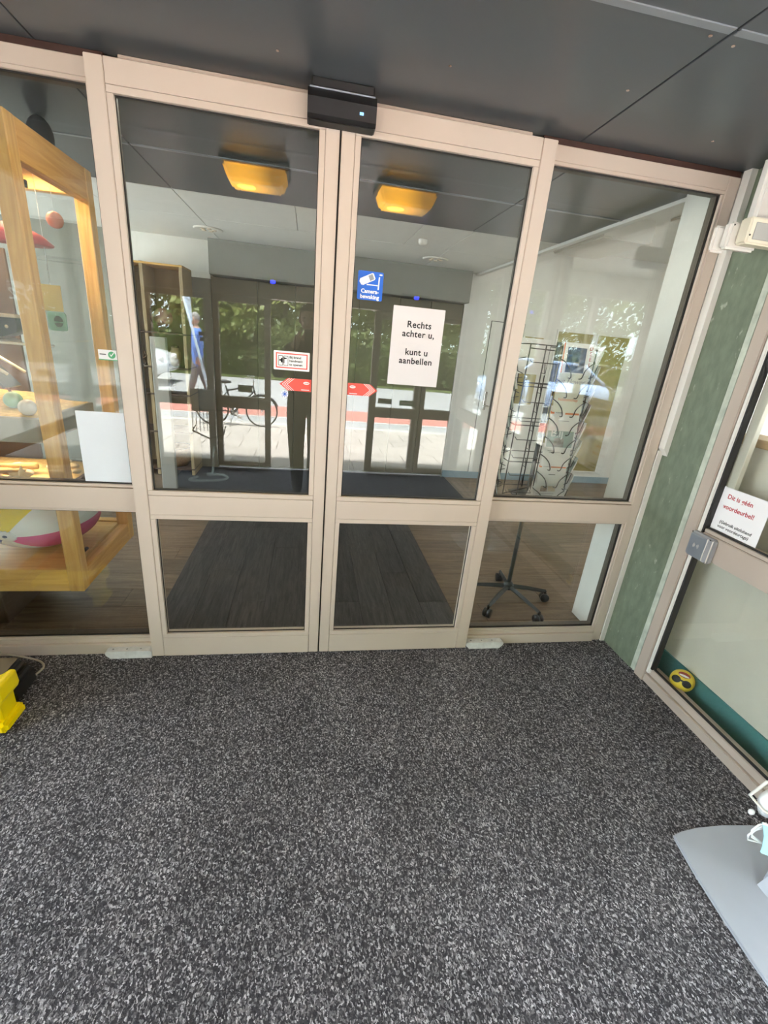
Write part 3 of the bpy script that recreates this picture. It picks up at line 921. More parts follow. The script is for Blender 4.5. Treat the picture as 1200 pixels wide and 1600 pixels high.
# notices and stickers
GY = .0195
def sheet(name, x0, x1, z0, z1, y, m, label, cat, r=.002, th=.0006, group=None):
    root = tag(empty(name, ((x0 + x1) / 2, y, z0)), label, cat, group)
    obj('sheet', MB().prism(rrect(x1 - x0, z1 - z0, r, 3, (x0 + x1) / 2, (z0 + z1) / 2), y - th, y, 'Y'), m, root)
    return root


s = sheet('notice', .235, .4455, 1.339, 1.6365, GY, M['notice_paper'], 'white paper notice about ringing the bell taped to the sliding door', 'notice')
for (tx, z) in (('Rechts', 1.572), ('achter u,', 1.5375), ('kunt u', 1.469), ('aanbellen', 1.4345)):
    text('lettering', tx, M['ink'], s, (.345, GY - .0010, z), .0345, bold=.0006, space=1.07)

s = sheet('camera_sticker', .0885, .186, 1.643, 1.7425, GY, M['blue'], 'blue camera surveillance sticker on the sliding door glass', 'sticker', .006)
T = Matrix.Translation((.126, GY - .0011, 1.716)) @ Matrix.Rotation(math.radians(-26), 4, 'Y')
obj('camera_symbol', MB().prism([(-.030, -.010), (-.026, -.010), (-.026, -.013), (.024, -.013), (.028, -.009), (.028, .009), (.024, .012), (-.026, .012), (-.033, .004)], -.0003, .0002, 'Y', T=T), M['white_v'], s)
obj('camera_hood', MB().prism([(.006, -.010), (.023, -.010), (.023, .009), (.006, .009)], -.0005, -.0003, 'Y', T=T), M['strip'], s)
obj('camera_arm', B(.123, .166, GY - .0012, GY - .0008, 1.6945, 1.6985), M['paper_blue'], s)
obj('camera_post', MB().prism([(.166, 1.682), (.171, 1.682), (.173, 1.726), (.168, 1.726)], GY - .0013, GY - .0008, 'Y'), M['white_v'], s)
obj('corner_mark', B(.170, .181, GY - .0012, GY - .0008, 1.731, 1.736), M['paper_blue'], s)
text('lettering', 'Camera-', M['white_v'], s, (.1372, GY - .0012, 1.6735), .0195, bold=.0006)
text('lettering', 'bewaking', M['white_v'], s, (.1372, GY - .0012, 1.6545), .0195, bold=.0006)

s = sheet('fire_sticker', -.2215, -.083, 1.3605, 1.4315, GY, M['white_v'], 'white and red fire instruction sticker on the sliding door glass', 'sticker', .003)
obj('red_border', ring(-.2135, -.091, 1.3675, 1.4245, .0042, GY - .0011, GY - .0007), M['red'], s)
bx = MB()
for x0 in (-.204, -.1835):
    for q in (ring(x0, x0 + .0175, 1.377, 1.414, .0016, GY - .0012, GY - .0008),):
        bx.add(q.v, q.f)
bx.box(-.200, -.188, GY - .0012, GY - .0008, 1.394, 1.400).box(-.194, -.188, GY - .0012, GY - .0008, 1.388, 1.405).box(-.184, -.172, GY - .0012, GY - .0008, 1.402, 1.407).box(-.1845, -.1805, GY - .0012, GY - .0008, 1.386, 1.410)
obj('door_symbol', bx, M['ink'], s)
for (tx, z) in (('Bij brand', 1.4095), ('handmatig', 1.396), ('te openen', 1.3825)):
    text('lettering', tx, M['ink'], s, (-.1615, GY - .0011, z), .0125, align='LEFT', bold=.00025)


def arrow(xt, xe, lab, sgn):
    z0, z1 = 1.2825, 1.3305
    zc = (z0 + z1) / 2
    sx = xt + sgn * .032
    root = tag(empty('arrow_sticker', ((xt + xe) / 2, GY, z0)), lab, 'sticker', 'red arrow stickers on the sliding doors')
    obj('sheet', MB().prism([(xt, zc), (sx, z0), (xe, z0), (xe, z1), (sx, z1)], GY - .0006, GY, 'Y'), M['red'], root)
    for k in range(3):
        a = xt + sgn * (.010 + .009 * k)
        w = sgn * .0028
        obj('chevron', MB().prism([(a, zc), (a + sgn * .028, z1), (a + sgn * .028 + w, z1), (a + w, zc), (a + sgn * .028 + w, z0), (a + sgn * .028, z0)], GY - .0010, GY - .0007, 'Y'), M['white_v'], root)
    cx = xe - sgn * .020
    obj('logo_oval', MB().prism([(cx + .0125 * math.cos(k * math.pi / 8), zc + .009 + .0055 * math.sin(k * math.pi / 8)) for k in range(16)], GY - .0010, GY - .0007, 'Y'), M['white_v'], root)
    obj('logo_bar', B(cx - .009, cx + .009, GY - .0012, GY - .0010, zc + .0078, zc + .0105), M['red'], root)
    obj('caption', B(cx - .020 if sgn > 0 else cx - .012, cx + .012 if sgn > 0 else cx + .020, GY - .0009, GY - .0007, z0 + .005, z0 + .0075), M['paper_blue'], root)


arrow(-.199, -.0735, 'red arrow sticker pointing toward the display case', 1)
arrow(.197, .0735, 'red arrow sticker pointing toward the leaflet rack', -1)

s = tag(empty('round_sticker', (-.178, GY, 1.264)), 'round white asterisk sticker below the red arrow', 'sticker')
obj('sheet', MB().prism([(-.178 + .0135 * math.cos(k * math.pi / 10), 1.2675 + .0165 * math.sin(k * math.pi / 10)) for k in range(20)], GY - .0007, GY - .0002, 'Y'), M['white_v'], s)
bx = MB()
for k in range(4):
    T = Matrix.Translation((-.178, GY - .0011, 1.2675)) @ Matrix.Rotation(math.radians(45 * k), 4, 'Y')
    bx.box(-.0012, .0012, -.0002, .0002, -.0125, .0125, T=T)
obj('asterisk', bx, M['blue'], s)

s = sheet('blank_sheet', -.985, -.785, .852, 1.142, .0698, M['paper_blue'], 'blank white sheet taped in the pane before the display case', 'paper')
s = sheet('green_sticker', -.873, -.775, 1.340, 1.378, .0698, M['white_v'], 'white and green sticker on the display case pane', 'sticker')
obj('green_edge', B(-.873, -.775, .0686, .0690, 1.340, 1.3435), M['sticker_green'], s)
obj('check_mark_disc', MB().prism([(-.826 + .013 * math.cos(k * math.pi / 8), 1.360 + .013 * math.sin(k * math.pi / 8)) for k in range(16)], .0684, .0690, 'Y'), M['sticker_green'], s)
obj('check_mark', MB().prism([(-.833, 1.361), (-.828, 1.354), (-.817, 1.368), (-.819, 1.370), (-.828, 1.3585), (-.831, 1.363)], .0680, .0683, 'Y'), M['white_v'], s)
obj('print_line', B(-.868, -.846, .0684, .0690, 1.360, 1.363), M['ink'], s)

# notice and card reader on the side door
PX = 1.6675
s = tag(empty('door_notice', (PX, -.417, .868)), 'white notice with red lettering on the glass side door', 'notice')
obj('sheet', MB().prism([(-.310, .869), (-.527, .869), (-.525, 1.056), (-.309, 1.056)], PX - .0008, PX - .0002, 'X'), M['paper'], s)
RX = (math.pi / 2, 0, -math.pi / 2)
text('lettering', 'Dit is géén', M['ink_red'], s, (PX - .0011, -.398, 1.020), .0270, RX, bold=.0005)
text('lettering', 'voordeurbel!', M['ink_red'], s, (PX - .0011, -.407, .976), .0270, RX, bold=.0005)
text('lettering', '(Gebruik uitsluitend', M['ink'], s, (PX - .0011, -.418, .909), .0185, RX, bold=.0003, shear=.15)
text('lettering', 'voor voordeurtags)', M['ink'], s, (PX - .0011, -.414, .889), .0185, RX, bold=.0003, shear=.15)

t = tag(empty('card_reader', (1.63, -.345, .73)), 'grey card reader fixed to the rail of the side door', 'card reader')
obj('body', BB(1.612, 1.642, -.402, -.283, .728, .842, .007, 3), M['ink_grey'], t)
obj('face_plate', BB(1.6085, 1.613, -.372, -.288, .735, .832, .003, 2), M['strip'], t)
for yy in (-.374, -.399):
    obj('bright_edge', BB(1.608, 1.613, yy - .0012, yy + .0012, .734, .836, .0004, 1), M['white_pl'], t)
bx = MB()
for rr in (.006, .010, .014):
    for sg in (-1, 1):
        bx.tube([(1.6080, -.330 + sg * rr * math.cos(a), .785 + rr * math.sin(a)) for a in [math.radians(-45 + 15 * k) for k in range(7)]], .0008, 5)
obj('wave_symbol', bx, M['white_pl'], t)
for (yy, zz) in ((-.29, .838), (-.385, .836), (-.395, .735)):
    obj('screw', MB().lathe([(.003, 1.6115), (.003, 1.6105)], (0, yy, zz), 10, axis='X'), M['gasket'], t)

# light box on bracket high on the green wall
t = tag(empty('wall_light', (1.56, -.15, 1.95)), 'cream light box with grey window on a white bracket high on green wall', 'light')
obj('back_plate', BB(1.392, 1.46, -.150, -.136, 1.925, 2.012, .008, 3), M['white_pl'], t)
obj('bracket', BB(1.422, 1.555, -.185, -.150, 1.934, 2.022, .008, 3), M['white_pl'], t)
obj('box', BB(1.452, 1.6395, -.235, -.186, 1.945, 2.030, .006, 3), M['cream'], t)
obj('window', BB(1.474, 1.636, -.2375, -.2345, 1.960, 2.014, .002, 1), M['grey_soffit'], t)
obj('screw', MB().lathe([(.003, -.2372), (.003, -.2352)], (1.461, 0, 1.972), 8, axis='Y'), M['gasket'], t)
obj('screw', MB().lathe([(.003, -.1862), (.003, -.1845)], (1.434, 0, 2.010), 8, axis='Y'), M['gasket'], t)
s = tag(empty('cable_trunk', (1.52, -.14, 1.99)), 'white vertical cable trunk rising above the cream light box', 'trunking')
obj('trunk', BB(1.528, 1.60, -.160, -.118, 2.03, 2.245, .010, 3), M['white_pl'], s)
obj('clip', BB(1.60, 1.6395, -.15, -.125, 2.06, 2.10, .004, 1), M['white_pl'], s)
obj('screw', MB().lathe([(.004, -.1615), (.004, -.160)], (1.545, 0, 2.228), 8, axis='Y'), M['gasket'], s)

# ================================================================== VESTIBULE THINGS
# ceiling lamps
for (x, lab) in ((-.37, 'yellowed ceiling lamp, mirrored above the fire sticker'), (.40, 'yellowed ceiling lamp, mirrored above the camera sticker')):
    t = tag(empty('ceiling_lamp', (x, -.87, ZC)), lab, 'lamp', 'yellowed ceiling lamps of the vestibule')
    obj('housing', BB(x - .165, x + .165, -.985, -.755, ZC - .022, ZC, .005, 2), M['lamp_rim'], t)
    bm = bmesh.new()
    bmesh.ops.create_cube(bm, size=1)
    for v in bm.verts:
        k = .82 if v.co.z < 0 else 1
        v.co = Vector((x + v.co.x * .31 * k, -.87 + v.co.y * .21 * k, ZC - .058 + v.co.z * .07))
    bmesh.ops.bevel(bm, geom=list(bm.edges), offset=.012, segments=3, affect='EDGES')
    obj('cover', MB().bm(bm), M['lamp'], t)
    obj('bulb_glow', MB().ell((x - .05, -.87, ZC - .093), (.045, .035, .004)), M['lamp_hot'], t)

# stand base plate with sanitiser post
t = tag(empty('sanitiser_stand', (1.38, -1.22, 0)), 'grey metal floor plate of a stand beside the side door', 'stand')
pts = [(1.185, -1.030), (1.190, -1.018), (1.230, -1.008), (1.30, -1.002), (1.40, -1.003), (1.50, -1.012), (1.565, -1.022), (1.580, -1.035),
       (1.588, -1.15), (1.580, -1.30), (1.560, -1.44), (1.545, -1.47), (1.50, -1.485), (1.40, -1.492), (1.28, -1.490), (1.20, -1.482), (1.165, -1.47), (1.152, -1.44), (1.150, -1.36), (1.156, -1.25), (1.168, -1.13)]
bm = bmesh.new()
vs = [bm.verts.new((x, y, .002)) for x, y in pts]
f = bm.faces.new(vs)
r = bmesh.ops.extrude_face_region(bm, geom=[f])
for v in r['geom']:
    if isinstance(v, bmesh.types.BMVert):
        v.co.z = .012
bmesh.ops.bevel(bm, geom=[e for e in bm.edges if all(v.co.z > .01 for v in e.verts)], offset=.003, segments=2, affect='EDGES')
obj('base_plate', MB().bm(bm), M['plate'], t)
obj('post', BB(1.372, 1.432, -1.235, -1.175, .012, 1.15, .006, 2), M['plate'], t)
obj('post_gusset', MB().prism([(1.372, .012), (1.345, .012), (1.372, .05)], -1.225, -1.185, 'Y'), M['plate'], t)
obj('dispenser', BB(1.34, 1.46, -1.26, -1.15, 1.15, 1.42, .015, 3), M['white_pl'], t)
# white wire holder, bag and mask hanging on it
t = tag(empty('wire_holder', (1.42, -1.09, .10)), 'white bent wire holder on the stand beside the side door', 'holder')
obj('wire', MB().tube([(1.372, -1.18, .26), (1.33, -1.12, .255), (1.305, -1.086, .282), (1.322, -1.098, .352), (1.345, -1.115, .372), (1.40, -1.13, .385), (1.44, -1.15, .37), (1.432, -1.175, .30)], .0045, 8), M['white_pl'], t)
obj('wire', MB().tube([(1.305, -1.086, .282), (1.36, -1.07, .285), (1.43, -1.06, .30)], .0035, 8), M['white_pl'], t)
t = tag(empty('face_mask', (1.40, -1.12, .1)), 'blue disposable face mask with white ear loops on the stand', 'face mask')
bx = MB()
N = 10
vs, fs = [], []
for i in range(N + 1):
    for j in range(7):
        u, w = i / N, j / 6
        x = 1.300 + .10 * u + .010 * math.sin(w * 3)
        y = -1.148 + .028 * math.sin(math.pi * u) * -1 - .03 * w
        z = .245 - .085 * w + .004 * math.sin(w * 18) + .02 * u
        vs.append((x, y, z))
for i in range(N):
    for j in range(6):
        a = i * 7 + j
        fs.append((a, a + 1, a + 8, a + 7))
vs2 = [(x, y + .003, z) for x, y, z in vs]
bx.add(vs, fs, 0, True).add(vs2, fs, 0, True)
obj('pleated_cloth', bx, M['mask_blue'], t)
obj('top_band', MB().tube([vs[i * 7] for i in range(N + 1)], .004, 6), M['mask_white'], t)
for k, (dx, dz) in enumerate(((0, 0), (.006, -.012), (-.004, -.022))):
    obj('ear_loop', MB().tube([(1.322, -1.145, .238 + dz), (1.305 + dx, -1.14, .225 + dz), (1.293 + dx, -1.138, .200 + dz), (1.297 + dx, -1.14, .182 + dz), (1.318, -1.16, .172)], .0028, 6), M['mask_white'], t)
t = tag(empty('white_bag', (1.43, -1.06, .15)), 'white plastic bag bulging on the stand beside the face mask', 'bag')
obj('bag_body', MB().ell((1.385, -1.105, .262), (.055, .03, .055), fn=lambda u: Vector((u.x * (1 + .1 * math.sin(5 * u.z)), u.y, u.z))), M['bag'], t)
obj('bag_knot', MB().ell((1.312, -1.105, .232), (.010, .008, .009)), M['bag'], t)

# yellow and black machine with its lead
t = tag(empty('work_radio', (-1.27, -.30, 0)), 'yellow and black plastic machine with vent slots standing on the carpet', 'machine')
obj('shell', BB(-1.50, -1.178, -.408, -.300, .010, .160, .014, 3), M['yellow'], t)
obj('bottom_bumper', BB(-1.51, -1.160, -.422, -.288, .0, .048, .014, 2), M['yellow'], t)
hb_ = obj('top_bumper', MB().prism([(-1.162, .205), (-1.180, .208), (-1.205, .188), (-1.25, .168), (-1.32, .160), (-1.50, .158), (-1.50, .128), (-1.166, .128), (-1.158, .150)], -.412, -.296, 'Y'), M['yellow'], t)
md = hb_.modifiers.new('bevel', 'BEVEL')
md.width = .007
md.segments = 2
for k in range(7):
    obj('vent_slot', BB(-1.262, -1.205, -.4115, -.4075, .056 + .0105 * k, .0600 + .0105 * k, .0008, 1), M['lamp_rim'], t)
obj('face_rib', BB(-1.200, -1.190, -.4125, -.4075, .05, .128, .002, 1), M['yellow'], t)
obj('black_body', BB(-1.50, -1.20, -.287, -.12, .004, .105, .02, 3), M['black_pl'], t)
obj('black_lid', BB(-1.48, -1.215, -.295, -.14, .105, .150, .02, 3), M['black_pl'], t)
t = tag(empty('power_lead', (-1.28, -.05, 0)), 'beige power lead looping on the carpet behind the yellow machine', 'cable')
cp = [(-1.60, .02, .012), (-1.44, .030, .02), (-1.36, .018, .018), (-1.292, .003, .012), (-1.245, -.018, .010), (-1.218, -.052, .010), (-1.222, -.09, .010), (-1.24, -.135, .012), (-1.258, -.150, .02), (-1.29, -.155, .03)]
def spline(pts, n=6):
    P = [Vector(p) for p in pts]
    out = []
    for i in range(len(P) - 1):
        a, b, c, d = P[max(i - 1, 0)], P[i], P[i + 1], P[min(i + 2, len(P) - 1)]
        for k in range(n):
            s_ = k / n
            out.append(.5 * (2 * b + (c - a) * s_ + (2 * a - 5 * b + 4 * c - d) * s_ ** 2 + (3 * b - a - 3 * c + d) * s_ ** 3))
    out.append(P[-1])
    return out
obj('lead', MB().tube(spline(cp), .0045, 8), M['cable'], t)
obj('plug', MB().tube([(-1.48, .028, .022), (-1.435, .030, .022)], [.016, .013], 10), M['cable'], t)

# smiling yellow ball behind the side door
BC = Vector((1.7275, -.405, .104))
t = tag(empty('smiley_ball', (BC.x, BC.y, 0)), 'yellow ball with sunglasses face lying behind the side door glass', 'ball')
RB = .052
obj('ball', MB().ell(BC, RB, seg=28, rings=18), M['emoji_y'], t)
FN = (CAM - BC).normalized()
FU = FN.cross(Vector((0, 0, 1))).normalized() * -1
FV = FN.cross(FU).normalized()
if FV.z < 0:
    FV = -FV
def patch(name, cu, cv, ru, rv, m, lift=1.012):
    """a rounded patch on the ball's face"""
    b = MB()
    n, rings = 18, 4
    vs = []
    for j in range(rings + 1):
        for k in range(n):
            a = 2 * math.pi * k / n
            u = cu + ru * j / rings * math.cos(a)
            w = cv + rv * j / rings * math.sin(a)
            d = FN * math.sqrt(max(.02, 1 - u * u - w * w)) + FU * u + FV * w
            vs.append(BC + d * RB * lift)
    fs = []
    for j in range(rings):
        for k in range(n):
            p, q = j * n + k, j * n + (k + 1) % n
            fs.append((p, q, q + n, p + n))
    b.add(vs, fs, 0, True)
    return obj(name, b, m, t)
patch('sunglass_lens', -.46, -.06, .36, .32, M['gasket'])
patch('sunglass_lens', .40, -.18, .36, .32, M['gasket'])
patch('sunglass_bridge', -.03, -.04, .22, .08, M['gasket'], 1.010)
patch('mouth', .02, .52, .48, .24, M['emoji_r'])
patch('teeth', .02, .44, .40, .09, M['white_v'], 1.02)

# stand with wire basket, seen mirrored
VX, VY = -1.10, -2.86
t = tag(empty('basket_stand', (VX, VY, 0)), 'tube stand with wire basket near the outer doors, mirrored in glass', 'stand')
obj('tube_foot', MB().tube(spline([(VX + .02, VY - .25, .28), (VX + .01, VY - .18, .02), (VX - .02, VY - .06, .016), (VX + .02, VY - .04, .016), (VX + .14, VY - .05, .016), (VX + .20, VY + .05, .016), (VX + .12, VY + .15, .016), (VX - .12, VY + .18, .016), (VX - .15, VY + .12, .016), (VX - .10, VY + .04, .016)], 5), .013, 8), M['tube'], t)
obj('pole', BB(VX - .02, VX + .05, VY - .27, VY - .24, .05, 1.80, .004, 1), M['door_frame_out'], t)
bk = MB()
for k in range(9):
    x = VX - .16 + k * .036
    bk.tube([(x, VY - .16, .68), (x + .01, VY - .10, .47)], .0035, 6)
bk.tube([(VX - .17, VY - .17, .68), (VX + .15, VY - .17, .68)], .006, 6).tube([(VX - .155, VY - .10, .47), (VX + .03, VY - .02, .41), (VX + .15, VY - .10, .44)], .008, 6)
bk.tube([(VX - .155, VY - .10, .47), (VX - .155, VY - .24, .50)], .006, 6).tube([(VX + .15, VY - .10, .44), (VX + .15, VY - .24, .50)], .006, 6)
obj('wire_basket', bk, M['black_wire'], t)
obj('leaflet_box', BB(VX - .17, VX + .05, VY - .235, VY - .18, .66, .88, .005, 1), M['grey_soffit'], t)

# outer door sensors and stickers
for (x, lab) in ((-.463, 'small black sensor with blue display above open outer door by trees'), (.993, 'small black sensor with blue display above the outer door by stickers')):
    t = tag(empty('outer_sensor', (x, YO + .1, 1.92)), lab, 'sensor', 'sensors above the outer doors')
    obj('body', BB(x - .155, x + .155, YO + .115, YO + .165, 1.93, 1.985, .008, 2), M['black_pl'], t)
    obj('display', BB(x - .018, x + .030, YO + .164, YO + .168, 1.938, 1.968, .002, 1), M['led2'], t)
for (n, x0, x1, z0, z1, m, lab, yy) in (('pale_sticker', -.83, -.68, .86, .935, 'sticker_pale', 'pale green sticker on the open outer door leaf by the trees', .048), ('pale_sticker', .70, .86, .84, .90, 'sticker_pale', 'pale green sticker on the outer door leaf by the side door', .048),
                                    ('exit_sticker', .95, 1.12, .835, .895, 'sticker_green', 'green exit sticker on the outer door leaf', .048), ('black_tape', -1.21, -1.11, 1.395, 1.43, 'gasket', 'upper black tape strip on the outer side pane', -.008), ('black_tape', -1.205, -1.105, 1.345, 1.38, 'gasket', 'lower black tape strip on the outer side pane', -.008)):
    o = obj(n, BB(x0, x1, YO + yy, YO + yy + .003, z0, z1, .001, 1), M[m], None, ((x0 + x1) / 2, YO + yy, z0))
    tag(o, lab, 'sticker' if 'tape' not in n else 'tape')
    mk = BB(x0 + .02, x1 - .02, YO + yy + .003, YO + yy + .0035, z0 + .02, z1 - .02, .0002, 1)
    if 'tape' not in n:
        obj('print', mk, M['white_v'] if n == 'exit_sticker' else M['sticker_green'], o)

# ================================================================== LOBBY THINGS
# downlights
for (x, y, lab) in ((-.958, 2.72, 'round white downlight in lobby ceiling above the shelf cabinet'), (1.05, 2.74, 'round white downlight in lobby ceiling above the camera sticker')):
    t = tag(empty('downlight', (x, y, 2.262)), lab, 'downlight', 'round downlights in the lobby ceiling')
    obj('rim', MB().lathe([(.12, 0), (.12, -.006), (.105, -.012), (.085, -.006)], (x, y, 2.262), 28), M['white_pl'], t)
    for k in range(5):
        a = k * 1.257
        obj('lens', MB().ell((x + .05 * math.cos(a), y + .05 * math.sin(a), 2.254), (.02, .02, .006), 0, 10, 6), M['shell'], t)
t = tag(obj('smoke_detector', MB().lathe([(.035, 0), (.035, -.02), (.028, -.035), (.01, -.04)], (.757, 2.02, 2.262), 20), M['white_pl'], None, (.757, 2.02, 2.262)), 'small white detector on the lobby ceiling between the lamps', 'detector')
t = tag(empty('ceiling_unit', (1.9, 1.6, 2.3)), 'white box unit hung under the ceiling behind the side pane', 'unit')
obj('casing', BB(1.78, 2.15, 1.25, 1.9, 2.26, 2.40, .01, 2), M['white_pl'], t)
obj('rod', MB().tube([(1.95, 1.6, 2.40), (1.95, 1.6, 2.60)], .01), M['white_pl'], t)
# dark oval standing in for a mirrored dark shape near the case
t = tag(empty('pendant', (-1.22, .66, 2.1)), 'dark oval pendant shade above the wooden display case', 'pendant')
obj('oval_body', MB().ell((-1.245, .70, 2.190), (.05, .05, .074)), M['dark_oval'], t)
# white low partition
struct(obj('wall_partition', BB(-1.425, -1.30, 2.46, 2.52, .006, 1.37, .004, 1), M['grey_soffit']), 'pale low partition in front of the shelf cabinet')

# ---------------------------------------------------------------- display case
CX0, CX1, CY0, CY1, CZ0, CZ1 = -2.25, -1.10, .15, .80, .275, 2.11
t = tag(empty('display_case', (-1.68, .48, 0)), 'pine framed glass display case with seaside things behind the side pane', 'display case')
pwid = .062
for (x, y) in ((CX1 - pwid, CY0), (CX1 - pwid, CY1 - pwid), (CX0, CY0), (CX0, CY1 - pwid)):
    obj('post', BB(x, x + pwid, y, y + pwid, CZ0, CZ1, .003, 1), M['pine'], t)
for (y0, y1) in ((CY0 + .002, CY0 + .05), (CY1 - .05, CY1 - .002)):
    obj('bottom_rail', BB(CX0 + pwid, CX1 - pwid - .001, y0, y1, CZ0, CZ0 + .115, .003, 1), M['pine_x'], t)
    obj('top_rail', BB(CX0 + pwid, CX1 - pwid - .001, y0, y1, CZ1 - .11, CZ1, .003, 1), M['pine_x'], t)
for x in (CX1 - .05, CX0 + .002):
    obj('side_rail', BB(x, x + .048, CY0 + pwid + .001, CY1 - pwid - .001, CZ0, CZ0 + .10, .003, 1), M['pine_y'], t)
    obj('side_rail', BB(x, x + .048, CY0 + pwid + .001, CY1 - pwid - .001, CZ1 - .13, CZ1, .003, 1), M['pine_y'], t)
obj('floor_board', BB(CX0 + .01, CX1 - .055, CY0 + .052, CY1 - .052, CZ0 + .09, CZ0 + .108, .002, 1), M['pine_x'], t)
obj('top_board', BB(CX0 + .01, CX1 - .055, CY0 + .052, CY1 - .052, CZ1 - .03, CZ1 - .005, .002, 1), M['pine_x'], t)
obj('upper_shelf', BB(CX0 + .05, CX1 - .10, CY0 + .06, CY1 - .06, .965, 1.07, .004, 1), M['grey_shelf'], t)
obj('lower_shelf', BB(CX0 + .05, CX1 - .07, CY0 + .06, CY1 - .06, .722, .745, .003, 1), M['dark_brown'], t)
obj('back_board', BB(CX0 + .05, CX1 - .40, CY1 - .045, CY1 - .03, .745, 1.75, .002, 1), M['dark_brown'], t)
obj('pedestal', BB(CX0 + .1, CX1 - .45, CY0 + .15, CY1 - .1, 0, CZ0, .004, 1), M['dark_brown'], t)
obj('glass_shelf', B(CX0 + .06, CX1 - .07, CY0 + .07, CY1 - .07, 1.37, 1.376), M['glass_clear'], t)
obj('side_glass', B(CX1 - .03, CX1 - .025, CY0 + pwid, CY1 - pwid, CZ0 + .1, CZ1 - .13), M['glass_clear'], t)
obj('hinge_pin', MB().tube([(CX1 - .014, CY0 + .07, .45), (CX1 - .012, CY0 + .11, .45)], .008), M['gasket'], t)
obj('catch', BB(CX1 - .004, CX1 + .004, CY0 + .062, CY0 + .075, 1.90, 1.925, .002, 1), M['gasket'], t)
for (xx, zz, yy, e, w) in ((-1.56, CZ1 - .05, .42, 5, .05), (-1.34, CZ1 - .05, .60, 5, .05), (-1.5, 1.34, .5, 2.0, .5), (-1.5, .93, .4, 2.5, .5), (-1.5, .70, .42, 2.5, .5)):
    o = area('case_lamp', (xx, yy, zz), (w, .05), e, (1.0, .74, .42))
    o.parent = t
    o.location = Vector((xx, yy, zz)) - wloc(t)
    obj('lamp_strip', BB(xx - w / 2 - .01, xx + w / 2 + .01, yy - .03, yy + .03, zz + .003, zz + .012, .002, 1), M['white_pl'], t)

# beach ball
C = Vector((-1.40, .47, .548))
RBL = .165
t = tag(empty('beach_ball', (C.x, C.y, CZ0 + .108)), 'striped inflatable beach ball in pink, white, yellow and blue in display case', 'ball')
ax = Vector((-.12, -.97, -.19)).normalized()
e1 = Vector((0, 0, 1)).cross(ax).normalized()
e2 = ax.cross(e1).normalized()
seg, rings = 48, 24
cols = [1, 0, 2, 0, 3, 0]
BS = Matrix.Diagonal((1.60, 1.50, 1.0))
for g6 in range(6):
    b = MB()
    vs, fs = [], []
    k0, k1 = g6 * 8, (g6 + 1) * 8
    for i in range(rings + 1):
        a = .16 + (math.pi - .32) * i / rings
        for k in range(9):
            th = 2 * math.pi * (k0 + k) / seg - 1.05
            d = ax * math.cos(a) + (e1 * math.cos(th) + e2 * math.sin(th)) * math.sin(a)
            vs.append(C + BS @ (d * RBL * (1 + .010 * math.sin(17 * th + 3 * a) * (1 - math.sin(a)))))
    for i in range(rings):
        for k in range(8):
            p = i * 9 + k
            fs.append((p, p + 9, p + 10, p + 1))
    b.add(vs, fs, 0, True)
    obj('panel', b, [M['ball_white'], M['pink'], M['ball_yellow'], M['ball_blue']][cols[g6]], t)
for sgn in (1, -1):
    T = Matrix.Translation(C) @ BS.to_4x4() @ (ax * sgn).to_track_quat('Z', 'Y').to_matrix().to_4x4()
    obj('end_cap', MB().lathe([(.031, RBL * .982), (.026, RBL * .996), (.008, RBL * 1.003)], (0, 0, 0), 20, T=T), M['ball_white'], t)
T = Matrix.Translation(C) @ BS.to_4x4() @ ax.to_track_quat('Z', 'Y').to_matrix().to_4x4()
obj('valve', MB().lathe([(.007, RBL * 1.0), (.006, RBL * 1.02)], (0, 0, 0), 10, T=T), M['navy'], t)

# sand and shells
random.seed(3)
def mound(name, x0, x1, y0, y1, z, h, m):
    n = 26
    vs, fs = [], []
    for i in range(n + 1):
        for j in range(n + 1):
            u, w = i / n, j / n
            e = min(1, 6 * min(u, 1 - u)) * min(1, 6 * min(w, 1 - w))
            hh = h * e * (.6 + .4 * math.sin(5 * u + 2 * w) * math.sin(4 * w + 1)) + .006 * random.random() * e
            vs.append((x0 + (x1 - x0) * u, y0 + (y1 - y0) * w, z + hh))
    for i in range(n):
        for j in range(n):
            a = i * (n + 1) + j
            fs.append((a, a + n + 1, a + n + 2, a + 1))
    return MB().add(vs, fs, 0, True)
o = tag(obj('sand', mound('s', -2.15, -1.21, .23, .72, 1.071, .05, M['sand']), M['sand'], None, (-1.68, .48, 1.071)), 'sand spread over the upper shelf of display case', 'sand', kind='stuff')
o = tag(obj('sand', mound('s', -2.15, -1.19, .23, .72, .746, .03, M['sand']), M['sand'], None, (-1.68, .48, .746)), 'sand spread over the lower shelf of display case', 'sand', kind='stuff')
for (x, y, z, r, m, lab) in ((-1.26, .27, 1.105, .034, 'ball_white', 'white ball lying on the upper sand in display case'), (-1.36, .36, 1.118, .036, 'mint', 'pale green ball lying on the upper sand in display case')):
    b = tag(obj('ball', MB().ell((x, y, z), r), M[m], None, (x, y, z - r)), lab, 'ball')
def shell_mb(c, r, a):
    T = Matrix.Translation(c) @ Matrix.Rotation(a, 4, 'Z')
    return MB().ell((0, 0, 0), (r, r * .8, r * .55), 0, 18, 8, T=T, fn=lambda u: u * (1 + .07 * math.cos(9 * math.atan2(u.y, u.x))))
shl = [(-1.35, .34, .026), (-1.44, .44, .03), (-1.24, .36, .022), (-1.20, .30, .02), (-1.38, .29, .02), (-1.30, .45, .028), (-1.22, .48, .026), (-1.17, .40, .02), (-1.50, .32, .024), (-1.28, .55, .025)]
names = ['beside the starfish', 'in the middle', 'near the post', 'close to the pane', 'in front', 'at the back', 'at the far corner', 'by the side glass', 'next to the driftwood', 'against the back']
